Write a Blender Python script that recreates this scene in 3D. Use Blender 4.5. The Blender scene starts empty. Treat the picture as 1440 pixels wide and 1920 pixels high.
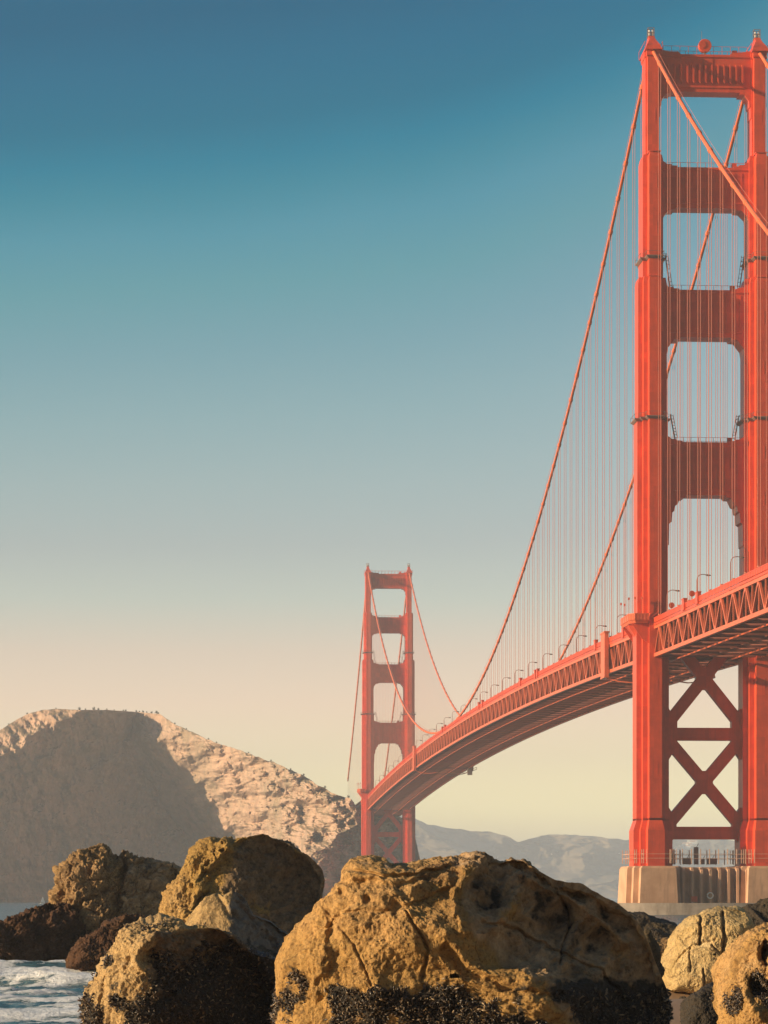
import bpy, bmesh, math, random
import numpy as np
from mathutils import Vector, Matrix

random.seed(7)
RNG = np.random.default_rng(11)
sc = bpy.context.scene
COL = sc.collection

# ------------------------------------------------------------------ camera
F, HX, HY, EYE = 5725.0, 720.0, 1682.0, 4.5      # focal length in photo pixels, optical axis, horizon row, eye height
cam = bpy.data.cameras.new("camera"); camo = bpy.data.objects.new("camera", cam); COL.objects.link(camo)
cam.sensor_fit = 'HORIZONTAL'; cam.sensor_width = 36.0; cam.lens = F / 1440.0 * 36.0
cam.shift_y = (HY - 960.0) / 1440.0
cam.clip_start = 0.5; cam.clip_end = 60000.0
camo.location = (0, 0, EYE); camo.rotation_euler = (math.pi / 2, 0, 0)
sc.camera = camo

def at(px, py, Y):
    return Vector(((px - HX) / F * Y, Y, EYE + (HY - py) / F * Y))

# ------------------------------------------------------------------ sky, sun, exposure
SUN_EL, SUN_AZ = math.radians(14.0), math.radians(15.0)     # az: turned from due left towards the viewer's back
SUN_DIR = Vector((-math.cos(SUN_AZ) * math.cos(SUN_EL), -math.sin(SUN_AZ) * math.cos(SUN_EL), math.sin(SUN_EL)))
world = bpy.data.worlds.new("World"); sc.world = world; world.use_nodes = True
wn = world.node_tree; wn.nodes.clear()
wout = wn.nodes.new('ShaderNodeOutputWorld'); wbg = wn.nodes.new('ShaderNodeBackground')
sky = wn.nodes.new('ShaderNodeTexSky'); sky.sky_type = 'NISHITA'; sky.sun_disc = False
sky.sun_elevation = SUN_EL; sky.sun_rotation = math.atan2(SUN_DIR.x, SUN_DIR.y)
sky.altitude = 0; sky.air_density = 1.0; sky.dust_density = 1.0; sky.ozone_density = 1.5
wbg.inputs['Strength'].default_value = 0.10
# colour of the clear evening air by height above the horizon (direction of view, sin of elevation), times the sky texture; highest stops lifted as blue fill
SKY_GRADE = [(0.0, (2.1, 1.81, 1.39)), (0.028, (2.1, 1.81, 1.39)), (0.0457, (1.73, 1.33, 1.15)), (0.063, (1.76, 1.164, 1.04)), (0.08, (1.56, 1.06, 0.938)), (0.097, (1.207, 1.012, 0.918)), (0.115, (1.045, 0.887, 0.83)), (0.1366, (0.923, 0.8886, 0.8166)), (0.157, (0.763, 0.86, 0.793)), (0.18, (0.558, 0.793, 0.751)), (0.2018, (0.377, 0.765, 0.7055)), (0.2188, (0.249, 0.71, 0.712)), (0.232, (0.11, 0.6136, 0.639)), (0.242, (0.022, 0.5347, 0.607)), (0.2527, (0.005, 0.44, 0.53)), (0.27, (0.003, 0.40, 0.515)), (0.285, (0.003, 0.345, 0.462)), (0.33, (0.003, 0.355, 0.462)), (0.40, (0.12, 0.45, 0.7)), (0.5, (0.42, 0.80, 1.1))]
tc = wn.nodes.new('ShaderNodeTexCoord'); sep = wn.nodes.new('ShaderNodeSeparateXYZ'); wn.links.new(tc.outputs['Generated'], sep.inputs[0])
wns = wn.nodes.new('ShaderNodeTexNoise'); wns.inputs['Scale'].default_value = 9.0; wns.inputs['Detail'].default_value = 2.0
wn.links.new(tc.outputs['Generated'], wns.inputs['Vector'])
xp = wn.nodes.new('ShaderNodeMath'); xp.operation = 'MAXIMUM'; xp.inputs[1].default_value = 0.0; wn.links.new(sep.outputs['X'], xp.inputs[0])
xq = wn.nodes.new('ShaderNodeMath'); xq.operation = 'MULTIPLY'; wn.links.new(xp.outputs[0], xq.inputs[0]); wn.links.new(xp.outputs[0], xq.inputs[1])
xr = wn.nodes.new('ShaderNodeMath'); xr.operation = 'MULTIPLY_ADD'; xr.inputs[1].default_value = 17.0; wn.links.new(xq.outputs[0], xr.inputs[0]); wn.links.new(sep.outputs['X'], xr.inputs[2])
m1 = wn.nodes.new('ShaderNodeMath'); m1.operation = 'MULTIPLY_ADD'; m1.inputs[1].default_value = 0.12; wn.links.new(xr.outputs[0], m1.inputs[0])   # the blue hangs a little lower towards the sun
m2 = wn.nodes.new('ShaderNodeMath'); m2.operation = 'MULTIPLY_ADD'; m2.inputs[1].default_value = 0.012; m2.inputs[2].default_value = -0.006
wn.links.new(wns.outputs['Fac'], m2.inputs[0])
m3 = wn.nodes.new('ShaderNodeMath'); m3.operation = 'MULTIPLY'
mr = wn.nodes.new('ShaderNodeMapRange'); mr.inputs['From Min'].default_value = 0.10; mr.inputs['From Max'].default_value = 0.22
wn.links.new(sep.outputs['Z'], mr.inputs['Value'])
wn.links.new(m2.outputs[0], m1.inputs[2]); wn.links.new(m1.outputs[0], m3.inputs[0]); wn.links.new(mr.outputs[0], m3.inputs[1])
m4 = wn.nodes.new('ShaderNodeMath'); m4.operation = 'SUBTRACT'; wn.links.new(sep.outputs['Z'], m4.inputs[0]); wn.links.new(m3.outputs[0], m4.inputs[1])
m5 = wn.nodes.new('ShaderNodeMath'); m5.operation = 'DIVIDE'; m5.inputs[1].default_value = 0.5; m5.use_clamp = True; wn.links.new(m4.outputs[0], m5.inputs[0])
ramp = wn.nodes.new('ShaderNodeValToRGB'); ramp.color_ramp.interpolation = 'LINEAR'
for k, (z, c) in enumerate(SKY_GRADE):
    e = ramp.color_ramp.elements[k] if k < 1 else ramp.color_ramp.elements.new(z / 0.5) if k < len(SKY_GRADE) - 1 else ramp.color_ramp.elements[-1]
    e.position = z / 0.5; e.color = (*[v / 8 for v in c], 1)
wn.links.new(m5.outputs[0], ramp.inputs[0])
vm = wn.nodes.new('ShaderNodeVectorMath'); vm.operation = 'MULTIPLY'; wn.links.new(sky.outputs[0], vm.inputs[0]); wn.links.new(ramp.outputs[0], vm.inputs[1])
vs = wn.nodes.new('ShaderNodeVectorMath'); vs.operation = 'SCALE'; vs.inputs['Scale'].default_value = 8.0; wn.links.new(vm.outputs[0], vs.inputs[0])
f1 = wn.nodes.new('ShaderNodeMath'); f1.operation = 'MULTIPLY_ADD'; f1.inputs[1].default_value = -0.6; wn.links.new(sep.outputs['X'], f1.inputs[0]); wn.links.new(sep.outputs['Y'], f1.inputs[2])
f2 = wn.nodes.new('ShaderNodeMapRange'); f2.interpolation_type = 'SMOOTHSTEP'; f2.inputs['From Min'].default_value = -0.6; f2.inputs['From Max'].default_value = 0.85; f2.inputs['To Min'].default_value = 0.40; f2.inputs['To Max'].default_value = 1.0
wn.links.new(f1.outputs[0], f2.inputs['Value'])                 # sky behind and to the right dimmed to cut its fill
vs2 = wn.nodes.new('ShaderNodeVectorMath'); vs2.operation = 'SCALE'; wn.links.new(vs.outputs[0], vs2.inputs[0]); wn.links.new(f2.outputs[0], vs2.inputs['Scale'])
wn.links.new(vs2.outputs[0], wbg.inputs['Color'])
wn.links.new(wbg.outputs[0], wout.inputs['Surface'])

sl = bpy.data.lights.new("sun", 'SUN'); slo = bpy.data.objects.new("sun", sl); COL.objects.link(slo)
sl.energy = 4.6; sl.angle = math.radians(0.5); sl.color = (1.0, 0.77, 0.48)
slo.rotation_euler = (-SUN_DIR).to_track_quat('-Z', 'Y').to_euler(); slo.location = (-200, -100, 300)

sc.view_settings.view_transform = 'Standard'; sc.view_settings.look = 'None'
sc.view_settings.exposure = 0.65; sc.view_settings.gamma = 1.0
sc.render.engine = 'CYCLES'
sc.cycles.max_bounces = 6; sc.cycles.diffuse_bounces = 3; sc.cycles.glossy_bounces = 3; sc.cycles.volume_bounces = 3

# ------------------------------------------------------------------ helpers: objects
def tag(o, label=None, cat=None, group=None, kind=None):
    if label: o['label'] = label
    if cat: o['category'] = cat
    if group: o['group'] = group
    if kind: o['kind'] = kind
    return o

def empty(name, loc=(0, 0, 0), rz=0.0):
    o = bpy.data.objects.new(name, None); COL.objects.link(o)
    o.empty_display_size = 1.0; o.location = loc; o.rotation_euler = (0, 0, rz)
    return o

def link(name, me, parent=None, loc=(0, 0, 0)):
    o = bpy.data.objects.new(name, me); COL.objects.link(o); o.location = loc
    if parent: o.parent = parent
    return o

def copy_tree(o, parent=None):
    c = o.copy(); COL.objects.link(c)
    if parent: c.parent = parent
    for ch in [x for x in bpy.data.objects if x.parent == o]:
        copy_tree(ch, c)
    return c

class MB:
    """collects solids, then links them as one mesh"""
    def __init__(self): self.v = []; self.f = []
    def add(self, vs, fs):
        n = len(self.v); self.v += [tuple(p) for p in vs]; self.f += [tuple(i + n for i in f) for f in fs]
    def box(self, x0, x1, y0, y1, z0, z1):
        self.add([(x0, y0, z0), (x1, y0, z0), (x1, y1, z0), (x0, y1, z0), (x0, y0, z1), (x1, y0, z1), (x1, y1, z1), (x0, y1, z1)],
                 [(0, 3, 2, 1), (4, 5, 6, 7), (0, 1, 5, 4), (1, 2, 6, 5), (2, 3, 7, 6), (3, 0, 4, 7)])
    def bar(self, a, b, w, h, up=(0, 0, 1)):
        a = Vector(a); b = Vector(b); d = (b - a).normalized(); up = Vector(up)
        s = d.cross(up)
        if s.length < 1e-4: s = d.cross(Vector((1, 0, 0)))
        s.normalize(); u = s.cross(d).normalized(); s *= w / 2; u *= h / 2
        self.add([a - s - u, a + s - u, a + s + u, a - s + u, b - s - u, b + s - u, b + s + u, b - s + u],
                 [(0, 3, 2, 1), (4, 5, 6, 7), (0, 1, 5, 4), (1, 2, 6, 5), (2, 3, 7, 6), (3, 0, 4, 7)])
    def tube(self, pts, r, n=8, cap=True):
        pts = [Vector(p) for p in pts]; rs = r if isinstance(r, (list, tuple)) else [r] * len(pts)
        vs = []; fs = []
        for i, p in enumerate(pts):
            d = (pts[min(i + 1, len(pts) - 1)] - pts[max(i - 1, 0)]).normalized()
            s = d.cross(Vector((0, 0, 1)))
            if s.length < 1e-3: s = Vector((1, 0, 0))
            s.normalize(); u = s.cross(d).normalized()
            for k in range(n):
                a = 2 * math.pi * k / n
                vs.append(p + (s * math.cos(a) + u * math.sin(a)) * rs[i])
        for i in range(len(pts) - 1):
            for k in range(n):
                fs.append((i * n + k, (i + 1) * n + k, (i + 1) * n + (k + 1) % n, i * n + (k + 1) % n))
        if cap:
            fs.append(tuple(range(n))); fs.append(tuple((len(pts) - 1) * n + k for k in reversed(range(n))))
        self.add(vs, fs)
    def loft(self, rings):
        """rings of equal length (lists of points), capped"""
        n = len(rings[0]); vs = [p for r in rings for p in r]; fs = []
        for i in range(len(rings) - 1):
            for k in range(n):
                fs.append((i * n + k, i * n + (k + 1) % n, (i + 1) * n + (k + 1) % n, (i + 1) * n + k))
        fs.append(tuple(reversed(range(n)))); fs.append(tuple((len(rings) - 1) * n + k for k in range(n)))
        self.add(vs, fs)
    def slab(self, poly, y0, y1):
        """outline in (x,z), thickness along y"""
        n = len(poly)
        a = sum(poly[i][0] * poly[(i + 1) % n][1] - poly[(i + 1) % n][0] * poly[i][1] for i in range(n))
        if a < 0: poly = poly[::-1]
        vs = [(x, y0, z) for x, z in poly] + [(x, y1, z) for x, z in poly]
        fs = [tuple(range(n)), tuple(reversed(range(n, 2 * n)))] + [(i, i + n, (i + 1) % n + n, (i + 1) % n) for i in range(n)]
        self.add(vs, fs)
    def build(self, name, mat, parent=None, loc=(0, 0, 0), smooth=False):
        me = bpy.data.meshes.new(name); me.from_pydata(self.v, [], self.f)
        bm = bmesh.new(); bm.from_mesh(me); bmesh.ops.recalc_face_normals(bm, faces=bm.faces); bm.to_mesh(me); bm.free()
        if smooth: me.polygons.foreach_set('use_smooth', [True] * len(me.polygons))
        me.materials.append(mat); me.update()
        return link(name, me, parent, loc)

def grid_mesh(name, V, nu, nv, mat, wrap=False, smooth=True, attrs=None):
    """V: (nu*nv,3) array, index u*nv+v"""
    me = bpy.data.meshes.new(name)
    U = nu if wrap else nu - 1
    iu, iv = np.meshgrid(np.arange(U), np.arange(nv - 1), indexing='ij')
    iu2 = (iu + 1) % nu
    q = np.stack([iu * nv + iv, iu2 * nv + iv, iu2 * nv + iv + 1, iu * nv + iv + 1], -1).reshape(-1, 4).astype(np.int32)
    me.vertices.add(len(V)); me.vertices.foreach_set('co', V.astype(np.float32).ravel())
    me.loops.add(q.size); me.loops.foreach_set('vertex_index', q.ravel())
    me.polygons.add(len(q)); me.polygons.foreach_set('loop_start', np.arange(0, q.size, 4, dtype=np.int32)); me.polygons.foreach_set('loop_total', np.full(len(q), 4, np.int32))
    me.polygons.foreach_set('use_smooth', np.full(len(q), smooth))
    for an, av in (attrs or {}).items():
        a = me.attributes.new(an, 'FLOAT', 'POINT'); a.data.foreach_set('value', av.astype(np.float32))
    me.materials.append(mat); me.update(); me.validate()
    return me

# ------------------------------------------------------------------ helpers: noise
_G = np.array([(1,1,0),(-1,1,0),(1,-1,0),(-1,-1,0),(1,0,1),(-1,0,1),(1,0,-1),(-1,0,-1),(0,1,1),(0,-1,1),(0,1,-1),(0,-1,-1)], np.float64)
def _h(x, y, z, s):
    h = (x.astype(np.uint32) * np.uint32(374761393) + y.astype(np.uint32) * np.uint32(668265263) + z.astype(np.uint32) * np.uint32(2147483647) + np.uint32(s * 1274126177 & 0xffffffff))
    h = (h ^ (h >> np.uint32(13))) * np.uint32(1274126177); h = h ^ (h >> np.uint32(16)); h = h * np.uint32(2246822519); return h ^ (h >> np.uint32(15))
def gn(P, s=0):
    I = np.floor(P).astype(np.int64); f = P - I; u = f * f * f * (f * (f * 6 - 15) + 10)
    out = 0
    for dx in (0, 1):
        wx = u[:, 0] if dx else 1 - u[:, 0]
        for dy in (0, 1):
            wy = u[:, 1] if dy else 1 - u[:, 1]
            for dz in (0, 1):
                wz = u[:, 2] if dz else 1 - u[:, 2]
                g = _G[_h(I[:, 0] + dx, I[:, 1] + dy, I[:, 2] + dz, s) % 12]
                out = out + wx * wy * wz * (g[:, 0] * (f[:, 0] - dx) + g[:, 1] * (f[:, 1] - dy) + g[:, 2] * (f[:, 2] - dz))
    return out
def fbm(P, o=5, s=0, gain=0.5, lac=2.03):
    a = 1.0; t = 0; 
    for k in range(o):
        t = t + a * gn(P, s + k); P = P * lac + 3.7; a *= gain
    return t
def ridged(P, o=5, s=0, gain=0.5, lac=2.1):
    a = 1.0; t = 0
    for k in range(o):
        t = t + a * (1 - 2 * np.abs(gn(P, s + k)) - 0.6); P = P * lac + 5.1; a *= gain
    return t
def cells(P, s=0):
    """distance to nearest and second nearest feature point"""
    I = np.floor(P).astype(np.int64); f1 = np.full(len(P), 9.0); f2 = f1.copy(); idv = np.zeros(len(P))
    for dx in (-1, 0, 1):
        for dy in (-1, 0, 1):
            for dz in (-1, 0, 1):
                J = I + np.array([dx, dy, dz]); h = _h(J[:, 0], J[:, 1], J[:, 2], s)
                p = J + np.stack([(h & 1023) / 1023., ((h >> np.uint32(10)) & 1023) / 1023., ((h >> np.uint32(20)) & 1023) / 1023.], -1)
                d = np.sqrt(((p - P) ** 2).sum(1)); n = d < f1
                f2 = np.where(n, f1, np.minimum(f2, d)); idv = np.where(n, (h % 1000) / 1000., idv); f1 = np.where(n, d, f1)
    return f1, f2, idv

def facets(P, s=0):
    """broken rock faces: flat facets meeting in creases, between -1 and 1"""
    q = np.array(Matrix.Rotation(s * 1.7 + .4, 3, Vector((.3 + s % 3, 1, .6)).normalized())); P = P @ q
    I = np.floor(P).astype(np.int64); f = P - I; o = np.argsort(-f, 1); fs = np.take_along_axis(f, o, 1)
    val = lambda J: (_h(J[:, 0], J[:, 1], J[:, 2], s) & 1023) / 511.5 - 1
    J = I.copy(); out = val(J) * (1 - fs[:, 0]); r = np.arange(len(P))
    for k in range(3):
        J[r, o[:, k]] += 1
        out = out + val(J) * (fs[:, k] - (fs[:, k + 1] if k < 2 else 0))
    return out

# ------------------------------------------------------------------ helpers: materials
class NT:
    def __init__(self, name):
        self.m = bpy.data.materials.new(name); self.m.use_nodes = True; self.t = self.m.node_tree
        self.b = self.t.nodes['Principled BSDF']; self.b.inputs['Roughness'].default_value = 0.85
        self.b.inputs['Specular IOR Level'].default_value = 0.25
        self.geo = self.t.nodes.new('ShaderNodeNewGeometry')
    def n(self, typ, **kw):
        x = self.t.nodes.new(typ)
        for k, v in kw.items():
            if k in x.bl_rna.properties and k not in ('inputs',): setattr(x, k, v)
            else: x.inputs[k].default_value = v
        return x
    def L(self, a, b): self.t.links.new(a, b)
    def noise(self, scale, detail=6.0, rough=0.55, vec=None, stretch=None, dist=0.0):
        x = self.n('ShaderNodeTexNoise'); x.inputs['Scale'].default_value = scale; x.inputs['Detail'].default_value = detail; x.inputs['Roughness'].default_value = rough; x.inputs['Distortion'].default_value = dist
        v = vec or self.geo.outputs['Position']
        if stretch:
            mp = self.n('ShaderNodeMapping'); mp.inputs['Scale'].default_value = stretch; self.L(v, mp.inputs['Vector']); v = mp.outputs[0]
        self.L(v, x.inputs['Vector']); return x.outputs['Fac']
    def ramp(self, fac, stops, interp='LINEAR'):
        r = self.n('ShaderNodeValToRGB'); cr = r.color_ramp; cr.interpolation = interp
        while len(cr.elements) < len(stops): cr.elements.new(0.5)
        for e, (p, c) in zip(cr.elements, stops):
            e.position = p; e.color = (*c, 1) if not isinstance(c, (int, float)) else (c, c, c, 1)
        self.L(fac, r.inputs[0]); return r.outputs[0]
    def mix(self, fac, a, b, blend='MIX'):
        x = self.n('ShaderNodeMix'); x.data_type = 'RGBA'; x.blend_type = blend
        for s, v in ((x.inputs[0], fac), (x.inputs[6], a), (x.inputs[7], b)):
            if isinstance(v, (int, float)): s.default_value = v
            elif isinstance(v, tuple): s.default_value = (*v, 1)
            else: self.L(v, s)
        return x.outputs[2]
    def math(self, op, a, b=0.0, clamp=False):
        x = self.n('ShaderNodeMath'); x.operation = op; x.use_clamp = clamp
        for s, v in ((x.inputs[0], a), (x.inputs[1], b)):
            if isinstance(v, (int, float)): s.default_value = v
            else: self.L(v, s)
        return x.outputs[0]
    def attr(self, name):
        x = self.n('ShaderNodeAttribute'); x.attribute_name = name; return x.outputs['Fac']
    def color(self, c):
        if isinstance(c, tuple): self.b.inputs['Base Color'].default_value = (*c, 1)
        else: self.L(c, self.b.inputs['Base Color'])
    def rough(self, v):
        if isinstance(v, (int, float)): self.b.inputs['Roughness'].default_value = v
        else: self.L(v, self.b.inputs['Roughness'])
    def bump(self, h, strength=0.5, dist=0.1):
        x = self.n('ShaderNodeBump'); x.inputs['Strength'].default_value = strength; x.inputs['Distance'].default_value = dist
        self.L(h, x.inputs['Height']); self.L(x.outputs[0], self.b.inputs['Normal'])

def paint_mat(name, base, vary=0.2, streak=True, rough=0.38):
    k = NT(name); b = np.array(base)
    n1 = k.noise(0.35, 5, 0.6); n2 = k.noise(0.8, 6, 0.7, stretch=(1, 1, 0.10))
    c = k.ramp(n1, [(0.25, tuple(b * (1 - vary))), (0.75, tuple(b * (1 + vary)))])
    sn = k.n('ShaderNodeVectorMath'); sn.operation = 'SNAP'; sn.inputs[1].default_value = (2.9, 2.9, 2.7); k.L(k.geo.outputs['Position'], sn.inputs[0])
    wh = k.n('ShaderNodeTexWhiteNoise'); k.L(sn.outputs[0], wh.inputs['Vector'])
    if streak: c = k.mix(k.math('MULTIPLY', wh.outputs['Value'], .5), c, tuple(b * np.array([.72, .80, .9])))   # plates repainted at different times
    if streak: c = k.mix(k.ramp(n2, [(0.48, 0.0), (0.78, 0.7)]), c, tuple(b * np.array([0.55, 0.66, 0.85])))
    k.color(c); k.rough(rough); k.b.inputs['Specular IOR Level'].default_value = .3; return k.m

M = {}
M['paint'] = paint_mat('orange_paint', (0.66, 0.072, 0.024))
M['paint_pale'] = paint_mat('pale_orange_paint', (0.67, 0.128, 0.05), 0.1)  # lighter, yellower mix of the bridge orange
M['cable'] = paint_mat('cable_paint', (0.64, 0.135, 0.045), 0.08, False, 0.5)
M['rope'] = paint_mat('rope_paint', (0.55, 0.16, 0.10), 0.08, False, 0.5)
M['under'] = paint_mat('underside_shade_paint', (0.22, 0.055, 0.034), 0.2, False, 0.6)  # darkened orange: the shade beneath the deck is put into this colour
M['steel'] = paint_mat('dull_grey_paint', (0.20, 0.13, 0.11), 0.1, False, 0.5)
M['glass'] = paint_mat('beacon_glass', (0.75, 0.70, 0.66), 0.05, False, 0.15)
M['white'] = paint_mat('white_sailcloth', (0.80, 0.78, 0.72), 0.04, False, 0.7)
M['pole'] = paint_mat('dull_red_lamp_post', (0.30, 0.10, 0.07), 0.1, False, 0.5)
k = NT('pier_concrete')
c = k.ramp(k.noise(0.25, 6, 0.6), [(0.3, (0.45, 0.255, 0.15)), (0.7, (0.62, 0.37, 0.23))])
c = k.mix(k.ramp(k.noise(0.9, 6, 0.7, stretch=(1, 1, 0.12)), [(0.48, 0.0), (0.75, 0.5)]), c, (0.17, 0.11, 0.075))
k.color(c); k.rough(0.9); M['concrete'] = k.m
k = NT('fender_concrete')
c = k.ramp(k.noise(0.2, 6, 0.65, stretch=(1, 1, 2)), [(0.3, (0.26, 0.21, 0.17)), (0.7, (0.40, 0.33, 0.27))])
c = k.mix(k.ramp(k.noise(0.16, 5, 0.7, stretch=(1, 1, 0.3)), [(0.52, 0.0), (0.66, 0.7)]), c, (0.13, 0.10, 0.08))
k.color(c); k.rough(0.9); M['fender'] = k.m
k = NT('road_asphalt'); k.color(k.ramp(k.noise(0.6), [(0.3, (0.045, 0.042, 0.04)), (0.7, (0.06, 0.056, 0.052))])); M['asphalt'] = k.m

# ------------------------------------------------------------------ the suspension bridge
T1 = Vector(((1319.5 - HX) / F * 797.6, 797.6, 0)); T2 = Vector(((728 - HX) / F * 2074.6, 2074.6, 0))
SPAN = (T2 - T1).length; UD = (T2 - T1) / SPAN
BRZ = math.atan2(-UD.x, UD.y)
BM = Matrix.Translation(T1) @ Matrix.Rotation(BRZ, 4, 'Z')
HW = 13.95                               # half the distance between the cables
S0, S1 = -300.0, SPAN + 330.0            # ends of the built deck
TOWTOP = 226.5

def chord_top(s):
    if 0 <= s <= SPAN:
        q = s / SPAN; return 74.7 + (71.2 - 74.7) * q + 4 * 9.4 * q * (1 - q)
    if s < 0: return 74.7 + s * 0.0185
    return 71.2 - (s - SPAN) * 0.012
DEP = 8.0
def cable_z(s):
    if 0 <= s <= SPAN:
        q = (s - SPAN / 2) / (SPAN / 2); return 83.6 + (TOWTOP - 83.6) * q * q
    if s < 0:
        a = -s; return TOWTOP - 0.572 * a + 0.000343 * a * a
    a = s - SPAN; return TOWTOP - 0.590 * a + 0.00033 * a * a

bridge = empty('suspension_bridge', T1, BRZ)
tag(bridge, 'red-orange suspension bridge crossing the strait with two tall towers', 'bridge')

# --- one tower (its own mesh is the braced frame under the road), copied for the far shore
def stepped(levels, grow=0.0):
    q = []
    for w, d in levels: q.append((w + grow, d + grow))
    q.sort(key=lambda t: t[0])
    pts = []
    for i, (w, d) in enumerate(q):
        if i > 0: pts.append((q[i - 1][0], d))
        pts.append((w, d))
    # pts: quadrant outline from the deep narrow core to the shallow wide flank
    out = [(x, y) for x, y in pts]
    out += [(x, -y) for x, y in reversed(pts)]
    out += [(-x, -y) for x, y in pts]
    out += [(-x, y) for x, y in reversed(pts)]
    return out

LEG = [(12.4, 21.8, 22.6, [(2.2, 9.8), (3.6, 6.2), (5.1, 4.0)]),
       (24.0, 77.0, 78.0, [(1.65, 8.6), (2.9, 5.6), (4.25, 3.4)]),
       (78.0, 128.0, 129.2, [(1.6, 8.3), (2.75, 5.4), (4.0, 3.3)]),
       (129.2, 164.0, 165.6, [(1.55, 8.0), (2.65, 5.2), (3.75, 3.1)]),
       (165.6, 196.0, 197.4, [(1.5, 7.4), (2.65, 3.9)]),
       (197.4, 222.6, 223.4, [(1.48, 4.6), (1.8, 3.0)])]

def make_tower():
    fr = MB()
    wi = 3.2
    xi = HW - wi
    hd = [1.30]
    def bar(a, b, w):
        hd[0] += 0.004
        a = np.array(a); b = np.array(b); d = (b - a) / np.linalg.norm(b - a); n = np.array([-d[1], d[0]]) * w / 2
        fr.slab([tuple(a + n), tuple(b + n), tuple(b - n), tuple(a - n)], -hd[0], hd[0])
    def poly(p):
        hd[0] += 0.004; fr.slab(p, -hd[0], hd[0])
    bar((-xi - 0.5, 21.2), (xi + 0.5, 21.2), 3.3); bar((-xi - 0.5, 47.0), (xi + 0.5, 47.0), 3.3)
    bar((-xi - 0.5, 70.0), (xi + 0.5, 70.0), 3.6)
    for zc, dz in ((34.4, 12.6), (61.6, 13.4)):
        bar((-xi, zc - dz), (xi, zc + dz), 3.0); bar((-xi, zc + dz), (xi, zc - dz), 3.0)
        poly([(-2.2, zc - .7), (-.7, zc - 3.0), (.7, zc - 3.0), (2.2, zc - .7), (2.2, zc + .7), (.7, zc + 3.0), (-.7, zc + 3.0), (-2.2, zc + .7)])
    for sg in (-1, 1):
        for zc in (47.0,):
            poly([(sg * (xi + .4), zc - 6.6), (sg * (xi - 1.4), zc - 6.6), (sg * (xi - 3.6), zc - 3.2), (sg * (xi - 3.6), zc + 3.2), (sg * (xi - 1.4), zc + 6.6), (sg * (xi + .4), zc + 6.6)])
        poly([(sg * (xi + .4), 19.6), (sg * (xi - 3.4), 19.6), (sg * (xi - 3.4), 24.6), (sg * (xi - 1.4), 27.8), (sg * (xi + .4), 27.8)])
        poly([(sg * (xi + .4), 16.6), (sg * (xi - .4), 16.6), (sg * (xi - 2.6), 19.7), (sg * (xi + .4), 19.7)])
    tower = fr.build('tower', M['paint'], bridge)
    # legs
    lg = MB()
    for z0, z1, z2, lv in LEG:
        a = stepped(lv); b = stepped(lv, -0.28)
        lg.loft([[(x, y, z0) for x, y in a], [(x, y, z1) for x, y in a], [(x, y, z2) for x, y in b]])
    a = stepped(LEG[0][3]); b = stepped(LEG[1][3])
    lg.loft([[(x, y, 21.8) for x, y in a], [(x, y, 24.4) for x, y in b], [(x, y, 24.9) for x, y in b]])
    lg.loft([[(x * .9, y * .9, 222.4) for x, y in stepped(LEG[5][3])], [(x, y, 222.9) for x, y in stepped(LEG[5][3], 0.32)], [(x, y, 224.4) for x, y in stepped(LEG[5][3], 0.32)]])
    # riveted hatches and narrow slots on the front and back of the core
    for z in (36, 58, 84, 92, 106, 118, 140, 153, 176, 188, 206):
        hdp = [l for l in LEG if l[0] <= z <= l[2]][0][3][0][1]
        for sg in (-1, 1):
            lg.box(0.35, 0.62, sg * hdp - 0.05, sg * hdp + 0.05, z, z + 3.2)
    # horizontal plate seams
    for z in np.arange(30, 222, 5.4):
        lv = [l for l in LEG if l[0] <= z <= l[2]]
        if lv:
            w, d = lv[0][3][0]; lg.box(-w - .03, w + .03, -d - .035, d + .035, z, z + .22)
    leg = lg.build('leg', M['paint'], tower, (-HW, 0, 0)); link('leg', leg.data, tower, (HW, 0, 0))
    # portal struts with stepped haunches
    def half(xe, zb, zt, dn, up):
        return [(0, zb)] + [(xe - dx, zb + dz) for dx, dz in dn] + [(xe + .9, zb + dn[-1][1]), (xe + .9, zt + up[-1][1])] + [(xe - dx, zt + dz) for dx, dz in reversed(up)] + [(0, zt)]
    D1 = [(3.0, 0), (3.0, -.45), (1.7, -.5), (1.5, -1.0), (.6, -2.0), (.45, -3.6), (.15, -3.8), (.1, -6.6)]
    D2 = [(4.1, 0), (3.9, -.45), (2.5, -.5), (1.0, -2.0), (.75, -3.0), (.6, -3.2), (.5, -5.4), (.15, -5.7), (.1, -8.4)]
    D3 = [(5.0, 0), (4.7, -.5), (3.3, -.6), (1.6, -2.8), (1.35, -4.4), (.95, -4.7), (.85, -7.2), (.4, -7.5), (.35, -9.6), (0, -9.8)]
    D4 = [(5.6, 0), (5.2, -.6), (4.0, -.7), (3.3, -2.4), (2.6, -2.8), (2.4, -4.2), (1.9, -4.5), (1.75, -7.0), (1.1, -7.4), (1.0, -13.0), (.2, -13.6), (.1, -14.4)]
    U = [(4.6, 0), (4.5, .35), (3.1, .4), (3.0, .75), (1.8, .8), (.8, 1.5), (.2, 2.1), (.1, 3.2)]
    UT = [(5.6, 0), (5.0, .6), (2.4, .65), (1.0, 1.0)]
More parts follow.
